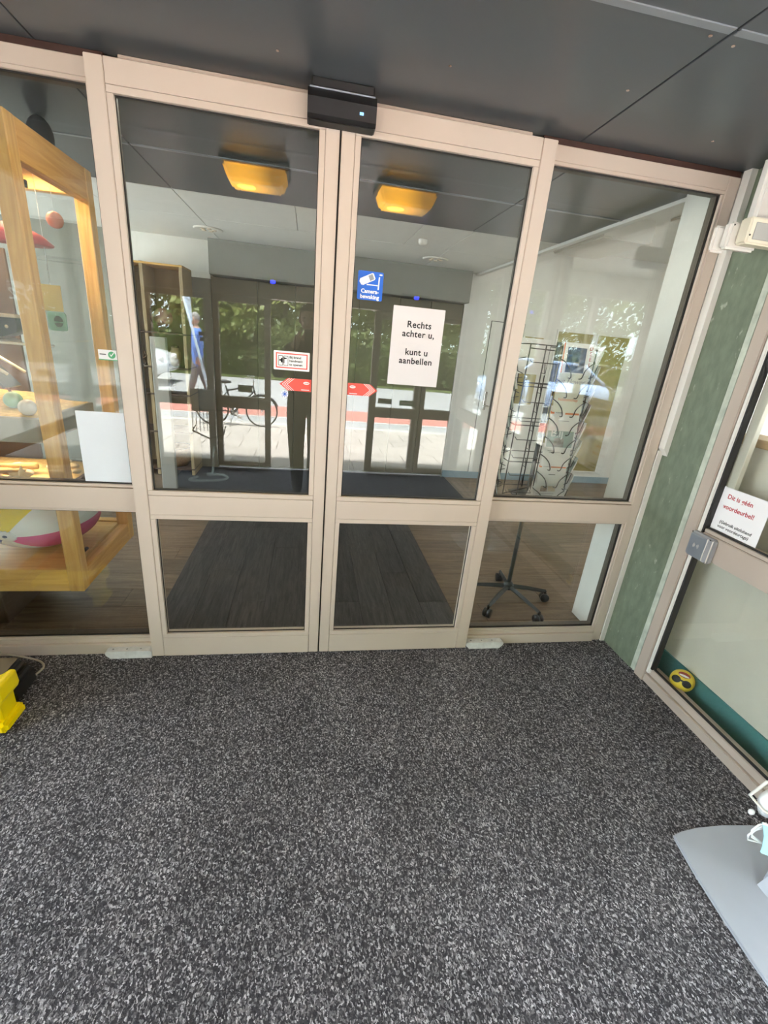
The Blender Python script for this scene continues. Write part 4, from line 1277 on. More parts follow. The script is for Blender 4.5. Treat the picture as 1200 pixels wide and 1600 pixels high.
for k, (x, y, r) in enumerate(shl):
    tag(obj('seashell', shell_mb((x, y, .782 + r * .4), r, k), M['shell'], None, (x, y, .775)), 'pale seashell on the lower display case shelf, ' + names[k], 'seashell', 'seashells on the lower shelf')
for k, (x, y, r) in enumerate([(-1.45, .30, .03), (-1.52, .42, .028), (-1.58, .33, .03)]):
    tag(obj('seashell', shell_mb((x, y, 1.125), r, k), M['shell'], None, (x, y, 1.11)), 'seashell on the upper sand of display case, ' + ['nearest the balls', 'behind the others', 'farthest from the post'][k], 'seashell', 'seashells on the upper sand')
b = MB()
vs = []
for k in range(10):
    a = k * math.pi / 5 + .3
    rr = .055 if k % 2 == 0 else .024
    vs.append((-1.325 + rr * math.cos(a), .245 + .012 * math.sin(a), .800 + rr * math.sin(a)))
b.add([(-1.325, .232, .80)] + vs + [(-1.325, .258, .80)], [(0, 1 + k, 1 + (k + 1) % 10) for k in range(10)] + [(11, 1 + (k + 1) % 10, 1 + k) for k in range(10)])
tag(obj('starfish', b, M['starfish'], None, (-1.325, .25, .75)), 'pale starfish leaning at the front of lower display shelf', 'starfish')
for k, (x, y, z, l) in enumerate([(-1.60, .33, .80, .5), (-1.58, .42, .805, .46), (-1.62, .27, .79, .40)]):
    tag(obj('driftwood', MB().tube(spline([(x - l / 2, y, z), (x - l / 6, y + .02, z + .012), (x + l / 6, y - .015, z), (x + l / 2, y + .01, z - .005)], 5), [.014 + .004 * math.sin(j) for j in range(16)], 8), M['drift'], None, (x, y, z)), 'piece of driftwood on the lower display case shelf, ' + ['middle one', 'rear one', 'front one'][k], 'driftwood', 'driftwood on the lower shelf')
# things hanging and standing in the case
t = tag(empty('paper_parasol', (-1.31, .46, 1.70)), 'small red paper parasol hanging in the display case', 'parasol')
obj('canopy', MB().lathe([(.15, -.045), (.11, -.012), (.05, .012), (.004, .02), (.002, .018), (.05, .006), (.11, -.018), (.149, -.049)], (-1.31, .46, 1.80), 24), M['parasol'], t)
obj('stick', MB().tube([(-1.31, .46, 1.62), (-1.31, .46, 1.83)], .004, 6), M['pine'], t)
obj('thread', MB().tube([(-1.31, .46, 1.83), (-1.31, .46, 2.08)], .0012, 4), M['white_v'], t)
t = tag(empty('hanging_ball', (-1.17, .55, 1.80)), 'salmon pink ball hanging on a thread in the display case', 'ball')
obj('ball', MB().ell((-1.17, .55, 1.86), .032), M['salmon'], t)
obj('thread', MB().tube([(-1.17, .55, 1.89), (-1.17, .55, 2.08)], .0012, 4), M['white_v'], t)
t = tag(empty('yellow_note', (-1.178, .55, 1.48)), 'yellow paper card hanging in the display case', 'card')
obj('card', MB().prism([(-1.268, 1.497), (-1.188, 1.497), (-1.188, 1.605), (-1.268, 1.605)], .548, .5492, 'Y'), M['note'], t)
obj('thread', MB().tube([(-1.228, .549, 1.605), (-1.228, .549, 2.08)], .001, 4), M['white_v'], t)
t = tag(empty('mint_tag', (-1.18, .53, 1.38)), 'mint green plastic tag with a dark hole below the yellow card', 'tag')
b = MB()
b.prism(rrect(.075, .080, .012, 3, -1.212, 1.455), .525, .535, 'Y')
obj('tag_body', b, M['mint'], t)
obj('dark_hole', MB().prism([(-1.205 + .018 * math.cos(k * math.pi / 8), 1.455 + .024 * math.sin(k * math.pi / 8)) for k in range(16)], .5235, .5248, 'Y'), M['gasket'], t)
obj('hole_bar', B(-1.225, -1.185, .5225, .5234, 1.449, 1.455), M['mint'], t)
t = tag(empty('toy_boat', (-1.40, .42, 1.377)), 'dark toy boat with pale trim on the glass display shelf', 'toy')
obj('hull', MB().prism([(-1.56, 1.45), (-1.52, 1.378), (-1.36, 1.378), (-1.30, 1.40), (-1.295, 1.455)], .37, .46, 'Y'), M['black_pl'], t)
obj('deck_rail', BB(-1.56, -1.30, .375, .455, 1.455, 1.47, .003, 1), M['shell'], t)
for k in range(4):
    obj('porthole', MB().lathe([(.007, .3695), (.007, .3680)], (-1.50 + .055 * k, 0, 1.42), 10, axis='Y'), M['shell'], t)
t = tag(empty('beach_chair', (-1.50, .45, 1.09)), 'small toy beach chair standing on the upper sand', 'toy')
obj('seat_cloth', MB().prism([(-1.52, 1.30), (-1.40, 1.16), (-1.392, 1.166), (-1.512, 1.306)], .38, .50, 'Y'), M['char'], t)
for yy in (.375, .505):
    obj('side_bar', MB().tube([(-1.54, yy, 1.33), (-1.37, yy, 1.225)], .007, 6), M['shell'], t)
    obj('leg', MB().tube([(-1.50, yy, 1.31), (-1.44, yy, 1.105)], .006, 6), M['gasket'], t)

# ---------------------------------------------------------------- shelf cabinet with carved things
t = tag(empty('shelf_cabinet', (-1.51, 3.1, 0)), 'tan open shelf cabinet with carved things at the back of lobby', 'cabinet')
for x in (-1.80, -1.605, -1.27):
    obj('upright', BB(x, x + .03, 2.93, 3.28, .006, 1.985, .003, 1), M['tan_panel'], t)
obj('back_panel', BB(-1.77, -1.27, 3.26, 3.28, .05, 1.98, .002, 1), M['tan_panel'], t)
for z in (1.965, 1.385, 1.075, .82, .45, .06):
    obj('shelf', BB(-1.80, -1.24, 2.925, 3.282, z, z + .016, .002, 1), M['dark_brown'] if z < 1.9 else M['pine_x'], t)
t = tag(empty('carved_mask', (-1.50, 3.0, 1.40)), 'pinkish carved mask with dark hair on the upper cabinet shelf', 'mask')
obj('face', MB().ell((-1.47, 3.05, 1.53), (.09, .05, .085)), M['mask_pink'], t)
obj('hair', MB().ell((-1.56, 3.06, 1.55), (.035, .045, .075)), M['carved'], t)
obj('stand', BB(-1.51, -1.43, 3.02, 3.08, 1.401, 1.455, .003, 1), M['carved'], t)
for k, (x, z, lab) in enumerate(((-1.51, 1.092, 'dark carved figure on the second cabinet shelf beside the pale jar'), (-1.70, 1.092, 'dark carved figure at the end of the second cabinet shelf'), (-1.45, .837, 'dark carved figure on the third cabinet shelf'))):
    t = tag(empty('carved_figure', (x, 3.05, z)), lab, 'figure', 'carved figures in the cabinet')
    obj('body', MB().lathe([(.04, 0), (.045, .02), (.025, .06), (.035, .11), (.02, .14)], (x, 3.05, z), 14), M['carved'], t)
    obj('head', MB().ell((x, 3.05, z + .165), (.022, .024, .032)), M['carved'], t)
    for sg in (-1, 1):
        obj('arm', MB().tube([(x + sg * .03, 3.05, z + .12), (x + sg * .055, 3.04, z + .08), (x + sg * .02, 3.02, z + .05)], .010, 6), M['carved'], t)
t = tag(empty('jar', (-1.38, 3.05, 1.092)), 'tan jar on the second cabinet shelf', 'jar')
obj('jar_body', MB().lathe([(.035, 0), (.05, .03), (.05, .13), (.035, .16), (.037, .175)], (-1.38, 3.05, 1.092), 18), M['tan_panel'], t)
obj('lid', MB().lathe([(.038, .176), (.036, .19), (.01, .20)], (-1.38, 3.05, 1.092), 18), M['carved'], t)
t = tag(empty('woven_basket', (-1.45, 3.08, .076)), 'round woven basket at the bottom of the cabinet', 'basket')
obj('basket_body', MB().lathe([(.10, 0), (.14, .06), (.16, .15), (.155, .20), (.145, .20), (.15, .15), (.13, .06), (.09, .01)], (-1.45, 3.09, .076), 26), M['basket'], t)
obj('basket_rim', MB().tube([(-1.45 + .152 * math.cos(k * math.pi / 12), 3.09 + .152 * math.sin(k * math.pi / 12), .276) for k in range(25)], .008, 6), M['carved'], t)

# ---------------------------------------------------------------- leaflet rack
RC = Vector((1.235, .515, 0))
t = tag(empty('leaflet_rack', (RC.x, RC.y, 0)), 'black revolving wire leaflet rack on a five-legged castor base', 'rack')
rack = t
for k, (ex, ey) in enumerate(((1.018, .300), (1.312, .228), (1.478, .470), (1.275, .735), (.985, .560))):
    d = Vector((ex - RC.x, ey - RC.y, 0))
    lg = obj('leg', MB().tube([(RC.x, RC.y, .088), (RC.x + d.x * .5, RC.y + d.y * .5, .082), (ex, ey, .072)], [.017, .015, .012], 4, smooth=False), M['char'], t)
    n = d.normalized()
    T = Matrix.Translation((ex, ey, .028)) @ Matrix.Rotation(math.atan2(n.y, n.x), 4, 'Z')
    cs = MB()
    cs.lathe([(.027, -.022), (.028, -.019), (.028, -.005), (.020, -.003), (.020, .003), (.028, .005), (.028, .019), (.027, .022)], (0, 0, 0), 18, axis='Y', T=T)
    cs.tube([(ex, ey, .05), (ex, ey, .078)], .008, 8)
    obj('castor', cs, M['black_pl'], lg)
obj('hub', MB().lathe([(.03, .07), (.032, .10), (.02, .12)], (RC.x, RC.y, 0), 14), M['char'], t)
obj('pole', MB().tube([(RC.x, RC.y, .09), (RC.x, RC.y, .72), (RC.x, RC.y, 1.58)], .013, 12), M['char'], t)
FY, X0, X1, XM = .375, 1.005, 1.452, 1.178     # front face plane, left, right, split between columns
BY = .655
ZB, ZTOP = .765, 1.555
for (x, y) in ((X0, FY), (XM - .012, FY), (XM + .002, FY), (X1 - .08, FY), (X1 - .08, BY), (X0, BY), (1.09, FY), (1.10, BY), (1.26, BY)):
    obj('upright_wire', MB().tube([(x, y, ZB - .04), (x, y, ZTOP)], .0034, 6), M['black_wire'], t)
for z in (ZTOP, 1.35, 1.15, .95, ZB - .03):
    obj('ring_wire', MB().tube([(X0, FY, z), (X1 - .08, FY, z), (X1 - .08, BY, z), (X0, BY, z), (X0, FY, z)], .003, 6), M['black_wire'], t)
for z in (ZTOP - .02, ZB):
    obj('spoke_wire', MB().tube([(X0, FY, z), (RC.x, RC.y, z), (X1 - .08, BY, z)], .003, 6), M['black_wire'], t)
obj('bottom_plate', MB().prism([(1.10, .44), (1.15, .40), (1.25, .41), (1.28, .50), (1.20, .56), (1.11, .53)], .735, .742, 'Z'), M['char'], t)
dzt = .0985
cw = .172
cxm = XM + .004 + cw / 2
tiers = [1.430 - dzt * k for k in range(8)]        # bottom of each pocket
for k, zb in enumerate(tiers):
    zz = zb - .01
    y_ = FY - .028
    # curved wires holding the leaflet, both sides, and the pocket floor
    for sg in (-1, 1):
        xe = cxm + sg * (cw / 2 + .004)
        xi = cxm + sg * .030
        obj('pocket_wire', MB().tube(spline([(xe, FY - .002, zz + .075), (xe, y_ - .002, zz + .072), (cxm + sg * (cw / 2 - .018), y_ - .006, zz + .058), (xi + sg * .012, y_ - .008, zz + .030), (xi, y_ - .008, zz - .008), (xi, FY, zz - .012)], 4), .0028, 6), M['black_wire'], t)
    # empty pockets of the other column
    if k % 1 == 0:
        for (xa, xb) in ((X0 + .01, XM - .018),):
            obj('pocket_wire', MB().tube([(xa, FY, zz + .06), (xa, y_ + .004, zz + .05), (xb, y_ + .004, zz + .05), (xb, FY, zz + .06)], .0024, 5), M['black_wire'], t)
            obj('pocket_wire', MB().tube([((xa + xb) / 2, y_ + .004, zz + .05), ((xa + xb) / 2 + .01, y_ + .004, zz), ((xa + xb) / 2 + .01, FY + .02, zz)], .0024, 5), M['black_wire'], t)
    # side pockets
    for sx, xx in ((-1, X0), (1, X1 - .08)):
        for yy in (FY + .03, BY - .05):
            obj('pocket_wire', MB().tube([(xx, yy, zz + .07), (xx + sx * .045, yy, zz + .06), (xx + sx * .03, yy, zz), (xx, yy, zz - .01)], .0026, 5), M['black_wire'], t)

lw = .164
def leaflet(k, name, lab, hgt, w=lw, base='paper', fan=0, dz=0):
    """leaflet k in the front column; returns (root, function placing a print rectangle on the cover)"""
    zb = tiers[k] + dz
    T = Matrix.Translation((cxm, FY - .020, zb)) @ Matrix.Rotation(math.radians(-6), 4, 'X')
    root = tag(empty(name, (cxm, FY - .02, zb)), lab, 'leaflet', 'leaflets in the front column of the rack')
    for q in range(fan):
        a = math.radians((q + 1) * (3.2 if q % 2 else -3.0))
        obj('loose_sheet', MB().prism([(-w / 2, 0), (w / 2, 0), (w / 2, hgt), (-w / 2, hgt)], .002 + .0006 * q, .0024 + .0006 * q, 'Y', T=T @ Matrix.Translation((0, 0, hgt)) @ Matrix.Rotation(a, 4, 'Y') @ Matrix.Translation((0, 0, -hgt))), M['paper'], root)
    obj('cover', MB().prism([(-w / 2, 0), (w / 2, 0), (w / 2, hgt), (-w / 2, hgt)], -.0012, .0015, 'Y', T=T), M[base], root)
    def pr(nm, x0, x1, z0, z1, m):
        return obj(nm, MB().prism([(x0, z0), (x1, z0), (x1, z1), (x0, z1)], -.0017, -.0013, 'Y', T=T), M[m], root)
    def tx(body, x, z, size, m, **kw):
        p = T @ Vector((x, -.0020, z))
        o = text('lettering', body, M[m], root, p, size, (math.pi / 2 - math.radians(6), 0, 0), **kw)
        return o
    return root, pr, tx


r_, pr, tx = leaflet(0, 'magazine', 'magazine with dark blue cover photo and red title, topmost in rack', .150, .175)
pr('cover_photo', -.062, .042, .006, .128, 'navy')
pr('photo_figure', -.022, .012, .040, .058, 'shell')
pr('photo_shirt', -.058, -.034, .02, .092, 'blue')
for i, ch in enumerate('DEEL'):
    tx(ch, .066 + .001 * i, .128 - .026 * i, .026, 'ink_red', bold=.0003)
pr('spine', -.086, -.080, .002, .146, 'orange')
r_, pr, tx = leaflet(1, 'leaflet', 'pale green leaflet with handwritten-style title below the magazine', .125, .168, 'cream_print')
tx('uit Flower', -.01, .060, .036, 'ink_grey', shear=.35)
tx('Rouwen', -.045, .103, .011, 'ink')
r_, pr, tx = leaflet(2, 'leaflet', 'cream leaflet with orange lettering, third from top in rack', .130, .166, 'cream_print')
tx('Nalatenschap', -.005, .066, .021, 'orange')
tx('Rouwen', -.045, .104, .011, 'ink')
pr('print_line', .03, .07, .100, .103, 'ink_grey')
r_, pr, tx = leaflet(3, 'leaflet', 'white leaflet with orange bar, fourth from top in rack', .130, .170)
pr('orange_bar', .000, .080, .088, .102, 'orange')
pr('orange_square', -.085, -.063, .088, .102, 'orange')
tx('Rouwen', -.035, .096, .012, 'ink')
pr('print_line', -.035, .03, .052, .055, 'ink_grey')
r_, pr, tx = leaflet(4, 'magazine', 'magazine with big white title and lime round badge in rack', .130, .168)
pr('cover_photo', -.076, .076, .010, .118, 'teal_print')
pr('photo_figure', -.035, .025, .012, .058, 'photo')
tx('Blij', -.022, .085, .062, 'white_v', bold=.0006)
T4 = Matrix.Translation((cxm, FY - .020, tiers[4])) @ Matrix.Rotation(math.radians(-6), 4, 'X')
obj('badge', MB().prism([(.058 + .014 * math.cos(k * math.pi / 8), .108 + .014 * math.sin(k * math.pi / 8)) for k in range(16)], -.0022, -.0018, 'Y', T=T4), M['lime'], r_)
r_, pr, tx = leaflet(5, 'leaflet', 'plain white leaflet with two small lines of print in rack', .125, .164)
pr('print_line', -.055, -.015, .085, .088, 'ink_grey')
pr('print_line', -.045, .020, .076, .079, 'ink_grey')
r_, pr, tx = leaflet(6, 'leaflet', 'white leaflet with orange bar just above the lowest leaflet', .130, .166)
pr('orange_bar', -.012, .078, .090, .104, 'orange')
pr('orange_square', -.083, -.066, .090, .104, 'orange')
tx('Rouwen', -.040, .097, .012, 'ink')
pr('print_line', -.02, .02, .050, .053, 'ink')
r_, pr, tx = leaflet(7, 'leaflet', 'lowest leaflet in rack, fanned sheets with photo and text', .188, .166, 'paper', 6, -.062)
tx('Elsewindn', .010, .165, .022, 'ink', bold=.0005, shear=.2)
pr('cover_photo', -.045, -.005, .110, .142, 'photo')
pr('pale_photo', .000, .045, .112, .142, 'shell')
for q in range(8):
    pr('print_line', -.072 + .001 * q, .040 - .006 * (q % 3), .096 - .010 * q, .0985 - .010 * q, 'ink_grey')
T7 = Matrix.Translation((cxm, FY - .020, tiers[7] - .062)) @ Matrix.Rotation(math.radians(-6), 4, 'X')
obj('emblem', MB().tube([T7 @ Vector((-.062 + .009 * math.cos(k * .7), -.002, .168 + .009 * math.sin(k * .7))) for k in range(8)], .0018, 6), M['lime'], r_)

# leaflets seen edge-on on the flanks of the rack
edge_m = ['paper', 'cream_print', 'paper_blue', 'photo', 'paper', 'cream_print', 'teal_print', 'paper']
for k, zb in enumerate(tiers):
    for side, xx, sx in (('window', X1 - .078, 1), ('door', X0 - .002, -1)):
        if side == 'door' and k == 0:
            continue
        T = Matrix.Translation((xx + sx * .012, FY + .03, zb)) @ Matrix.Rotation(math.radians(sx * 17), 4, 'Y')
        root = tag(empty('leaflet', (xx, FY + .1, zb)), 'leaflet seen edge-on on the %s side of the rack, %s tier' % ('wall' if sx > 0 else 'sliding door', ['top', 'second', 'third', 'fourth', 'fifth', 'sixth', 'seventh', 'lowest'][k]), 'leaflet', 'leaflets on the flanks of the rack')
        for q in range(3):
            obj('booklet', MB().box(sx * (.006 * q), sx * (.006 * q + .0035), -.004 + .004 * q, .17 - .02 * q, 0, .150 - .012 * q, T=T), M[edge_m[(k + q + (3 if sx < 0 else 0)) % 8]], root)
t = tag(obj('header_card', B(1.03, 1.25, BY - .02, BY - .016, 1.40, 1.59), M['paper'], None, (1.14, BY - .02, 1.4)), 'blank white card standing at the back of the rack top', 'card')

# ================================================================== STREET (seen mirrored in the glass)
struct(obj('ground', B(-40, 40, -45, 20, -.30, -.10), M['asphalt']), 'ground around the building')
pv = struct(obj('pavement', B(-9, 9, -6.12, YO - .05, -.10, -.030), M['joint']), 'pale paved pavement in front of the outer doors')
pme = mesh_from(MB().bbox(-.247, .247, -.247, .247, -.03, 0, .006, 1), 'paver', mats=[M['paver']])
for i in range(20):
    for j in range(6):
        inst('paver', pme, (-4.75 + .5 * i + (.25 if j % 2 else 0), -3.58 - .5 * j, -.012), pv)
struct(obj('kerb', BB(-20, 20, -6.25, -6.11, -.1, -.008, .01, 1), M['kerb']), 'pale kerb stone line')
struct(obj('road_strip', B(-20, 20, -6.9, -6.24, -.1, -.03), M['asphalt']), 'grey strip beside the cycle lane')
struct(obj('road_line', B(-20, 20, -7.0, -6.9, -.1, -.020), M['kerb']), 'white line of the cycle lane')
struct(obj('road_cycle_lane', B(-20, 20, -8.35, -6.99, -.1, -.026), M['bike_lane']), 'red cycle lane')
struct(obj('road', B(-40, 40, -14.5, -8.34, -.12, -.05), M['asphalt']), 'grey road')
struct(obj('road_verge', B(-40, 40, -30, -14.4, -.12, -.03), M['leaf2']), 'green verge beyond the road')


def leaves(n, fn, size, seed):
    rnd = random.Random(seed)
    vs, fs = [], []
    for _ in range(n):
        c = Vector(fn(rnd))
        d = Vector((rnd.gauss(0, 1), rnd.gauss(0, 1), rnd.gauss(0, 1))).normalized()
        e = d.orthogonal().normalized()
        f_ = d.cross(e)
        s_ = size * (.6 + .8 * rnd.random())
        k = len(vs)
        vs += [c - e * s_, c + f_ * s_ * .5, c + e * s_, c - f_ * s_ * .5]
        fs.append((k, k + 1, k + 2, k + 3))
    return MB().add(vs, fs)


hd = tag(empty('hedge', (0, -15.6, -.03)), 'long dark green hedge beyond the road', 'hedge')
obj('foliage', leaves(14000, lambda r: (r.uniform(-16, 16), -15.6 + r.uniform(-.6, .6), r.uniform(0, 1.7) + .2 * math.sin(r.uniform(0, 6))), .12, 5), M['leaf2'], hd)['kind'] = 'stuff'
obj('branches', MB().box(-16, 16, -15.9, -15.3, -.03, 1.3), M['leaf2'], hd)


def tree(x, y, h, r, seed, lab):
    t = tag(empty('tree', (x, y, -.03)), lab, 'tree', 'trees beyond the road')
    rd = random.Random(seed)
    tb = MB().tube([(x, y, -.05), (x + .1, y, h * .3), (x - .05, y + .1, h * .6), (x, y, h * .85)], [.22, .17, .12, .05], 10)
    for k in range(6):
        a = rd.uniform(0, 6.28)
        z = h * rd.uniform(.3, .6)
        tb.tube([(x, y, z), (x + .9 * math.cos(a), y + .9 * math.sin(a), z + .8), (x + 1.8 * math.cos(a), y + 1.8 * math.sin(a), z + 1.3)], [.08, .05, .02], 6)
    obj('trunk', tb, M['bark'], t)
    bl = [(rd.uniform(-.75, .75) * r, rd.uniform(-.6, .6) * r, h * .62 + rd.uniform(-.42, .42) * h, r * rd.uniform(.35, .6)) for _ in range(16)]
    def fn(rr):
        b = bl[rr.randrange(len(bl))]
        d = Vector((rr.gauss(0, 1), rr.gauss(0, 1), rr.gauss(0, 1))).normalized() * b[3] * rr.uniform(.55, 1)
        return (x + b[0] + d.x, y + b[1] + d.y, max(.5, b[2] + d.z * 1.1))
    o = obj('crown', leaves(9000, fn, .15, seed), M['leaf'], t)
    o['kind'] = 'stuff'


for k, (x, y, h, r) in enumerate([(-9.5, -18, 8.5, 3.4), (-5.2, -17.5, 8, 3.2), (-1.2, -18.5, 8.6, 3.4), (3.2, -17.5, 8.2, 3.3), (7.6, -18, 8.6, 3.5), (12.0, -18, 8.8, 3.5), (-2.9, -21, 10, 3.6), (5.4, -21, 10, 3.6)]):
    tree(x, y, h, r, 11 + k, 'leafy green tree beyond the road, ' + ['far end of the row by display case', 'second in the row by display case', 'behind the parked bicycle', 'opposite the outer doors', 'beyond the side room window', 'far end of the row by side room', 'rear row behind the bicycle', 'rear row behind the side room'][k])


def car(x, y, paint, lab, flip=1):
    t = tag(empty('car', (x, y, -.05)), lab, 'car', 'cars on the road')
    L, Wd = 4.2, 1.72
    def X(u):
        return x + flip * (u - .5) * L
    z0 = -.05
    low = [(0, .35), (0.01, .62), (.06, .78), (.24, .90), (.95, .92), (.995, .75), (1, .38), (.93, .22), (.07, .22)]
    bm = bmesh.new()
    vs = [bm.verts.new((X(u), y - Wd / 2, z0 + z)) for u, z in low]
    f = bm.faces.new(vs)
    r = bmesh.ops.extrude_face_region(bm, geom=[f])
    for v in r['geom']:
        if isinstance(v, bmesh.types.BMVert):
            v.co.y += Wd
    bmesh.ops.bevel(bm, geom=list(bm.edges), offset=.05, segments=3, affect='EDGES')
    obj('body', MB().bm(bm, 0, True), paint, t)
    cab = [(.24, .90), (.40, 1.38), (.50, 1.45), (.78, 1.42), (.94, .92)]
    def cabin(ins, grow):
        b = MB()
        vs = []
        for s_ in (-1, 1):
            for u, z in cab:
                w = Wd / 2 - (.05 if z < 1 else .20) + ins
                vs.append((X(u), y + s_ * w, z0 + z + (grow if z > 1 else 0)))
        n = len(cab)
        fs = [tuple(range(n)), tuple(reversed(range(n, 2 * n)))] + [(i, i + n, (i + 1) % n + n, (i + 1) % n) for i in range(n)]
        return b.add(vs, fs)
    obj('windows', cabin(0, 0), M['car_glass'], t)
    rf = MB()
    for s_ in (-1, 1):
        pp = [(X(u), y + s_ * (Wd / 2 - (.045 if z < 1 else .195)), z0 + z) for u, z in cab]
        rf.tube(pp, .04, 6)
        rf.tube([(X(.58), y + s_ * (Wd / 2 - .045), z0 + .92), (X(.60), y + s_ * (Wd / 2 - .19), z0 + 1.43)], .04, 6)
    rf.box(min(X(.40), X(.80)), max(X(.40), X(.80)), y - Wd / 2 + .2, y + Wd / 2 - .2, z0 + 1.40, z0 + 1.46)
    obj('roof', rf, paint, t)
    for u in (.19, .80):
        for s_ in (-1, 1):
            w = obj('wheel', MB().lathe([(.20, -.10), (.31, -.095), (.32, -.05), (.32, .05), (.31, .095), (.20, .10)], (X(u), y + s_ * (Wd / 2 - .08), z0 + .32), 24, axis='Y'), M['tyre'], t)
            obj('rim', MB().lathe([(.19, -.104), (.17, -.11), (.03, -.10), (.03, .10), (.17, .11), (.19, .104)], (X(u), y + s_ * (Wd / 2 - .08), z0 + .32), 12, axis='Y'), M['rim'], w)
    for s_ in (-1, 1):
        obj('headlight', MB().ell((X(.02), y + s_ * .62, z0 + .68), (.06, .16, .07)), M['white_v'], t)
        obj('mirror', MB().ell((X(.33), y + s_ * (Wd / 2 + .06), z0 + .98), (.06, .09, .06)), paint, t)


car(6.6, -11.2, M['car_blue'], 'pale blue car on the road, mirrored behind the leaflet rack', 1)
car(-5.8, -11.4, M['car_white'], 'white car on the road, mirrored beside the shelf cabinet', -1)


def bicycle(x, y, lab, scl):
    t = tag(empty('bicycle', (x, y, -.012)), lab, 'bicycle')
    z0 = -.012
    R_ = .335
    for (u, nm) in ((0, 'rear'), (1.06, 'front')):
        c = Vector((x + u, y, z0 + R_ + .012))
        w = obj('wheel', MB().tube([c + Vector((R_ * math.cos(k * math.pi / 20), 0, R_ * math.sin(k * math.pi / 20))) for k in range(41)], .017, 8), M['tyre'], t)
        sp = MB()
        for k in range(14):
            a = k * 2 * math.pi / 14
            sp.tube([c, c + Vector((R_ * math.cos(a), 0, R_ * math.sin(a)))], .0018, 4)
        sp.tube([c - Vector((0, .05, 0)), c + Vector((0, .05, 0))], .02, 8)
        obj('spokes', sp, M['chrome'], w)
        obj('mudguard', MB().tube([c + Vector(((R_ + .03) * math.cos(a), 0, (R_ + .03) * math.sin(a))) for a in [math.radians(20 + 14 * k) for k in range(11)]], .022, 6), M['bike_frame'], t)
    A = Vector((x, y, z0 + R_ + .012))
    Bk = Vector((x + .46, y, z0 + .29))
    S_ = Vector((x + .30, y, z0 + .84))
    H = Vector((x + .88, y, z0 + .90))
    Fk = Vector((x + 1.06, y, z0 + R_ + .012))
    fr = MB().tube([A, Bk], .014).tube([Bk, S_], .018).tube([A, S_ - (S_ - Bk) * .2], .012).tube([Bk, H - Vector((-.02, 0, .12))], .02).tube([S_ - (S_ - Bk) * .15, H - Vector((0, 0, .02))], .018).tube([H, H + Vector((.03, 0, -.16)), Fk], .016)
    obj('frame', fr, M['bike_frame'], t)
    obj('saddle', MB().ell(S_ + Vector((-.02, 0, .10)), (.14, .075, .04)), M['shoe'], t)
    obj('seat_post', MB().tube([S_, S_ + Vector((-.02, 0, .09))], .013), M['chrome'], t)
    obj('handlebar', MB().tube(spline([H + Vector((-.16, -.28, .16)), H + Vector((.0, -.22, .17)), H + Vector((.02, 0, .15)), H + Vector((.0, .22, .17)), H + Vector((-.16, .28, .16))], 5), .012), M['chrome'], t)
    obj('stem', MB().tube([H, H + Vector((.02, 0, .15))], .014), M['chrome'], t)
    cr = MB().lathe([(.09, -.03), (.09, -.024)], Bk, 20, axis='Y')
    cr.tube([Bk + Vector((0, -.05, 0)), Bk + Vector((.10, -.07, -.13))], .010).tube([Bk + Vector((0, .05, 0)), Bk + Vector((-.10, .07, .13))], .010)
    cr.box(Bk.x + .06, Bk.x + .14, y - .14, y - .07, Bk.z - .145, Bk.z - .12).box(Bk.x - .14, Bk.x - .06, y + .07, y + .14, Bk.z + .12, Bk.z + .145)
    obj('crank', cr, M['chrome'], t)
    obj('carrier', MB().tube([(x - .30, y, z0 + .74), (x + .20, y, z0 + .74), (x + .24, y, z0 + .70)], .012).tube([(x - .2, y, z0 + .74), (x, y, z0 + .36)], .008), M['bike_frame'], t)
    obj('kickstand', MB().tube([Bk, Bk + Vector((-.08, .16, -.285))], .010), M['chrome'], t)
    t.scale = (scl, scl, scl)


bicycle(-1.62, -5.85, 'dark bicycle parked on the pavement, mirrored beside the red arrow', .74)

t = tag(empty('banner_pole', (-1.75, -6.6, -.03)), 'leaning pole with pale blue and white banner at the street', 'banner')
obj('pole', MB().tube([(-1.72, -6.6, -.03), (-1.98, -6.6, 1.2), (-2.22, -6.6, 2.25)], [.025, .022, .018], 8), M['banner'], t)
obj('cloth', MB().prism([(-2.22, 2.24), (-2.05, 2.20), (-2.02, 1.55), (-2.06, 1.50)], -6.62, -6.60, 'Y'), M['banner'], t)

# ================================================================== PEOPLE
def skin_body(joints, edges, root=0):
    """continuous body mesh from joints [(x,y,z,r)] and edges through a skin modifier"""
    me = bpy.data.meshes.new('tmp_body')
    me.from_pydata([j[:3] for j in joints], edges, [])
    ob = bpy.data.objects.new('tmp_body', me)
    COL.objects.link(ob)
    md = ob.modifiers.new('skin', 'SKIN')
    md.use_smooth_shade = True
    for i, j in enumerate(joints):
        rr = j[3] if isinstance(j[3], tuple) else (j[3], j[3])
        me.skin_vertices[0].data[i].radius = rr
    me.skin_vertices[0].data[root].use_root = True
    sd = ob.modifiers.new('sub', 'SUBSURF')
    sd.levels = 2
    sd.render_levels = 2
    dg = bpy.context.evaluated_depsgraph_get()
    ev = ob.evaluated_get(dg)
    m2 = bpy.data.meshes.new_from_object(ev)
    vs = [v.co.copy() for v in m2.vertices]
    fs = [tuple(p.vertices) for p in m2.polygons]
    bpy.data.objects.remove(ob)
    bpy.data.meshes.remove(me)
    bpy.data.meshes.remove(m2)
    return vs, fs


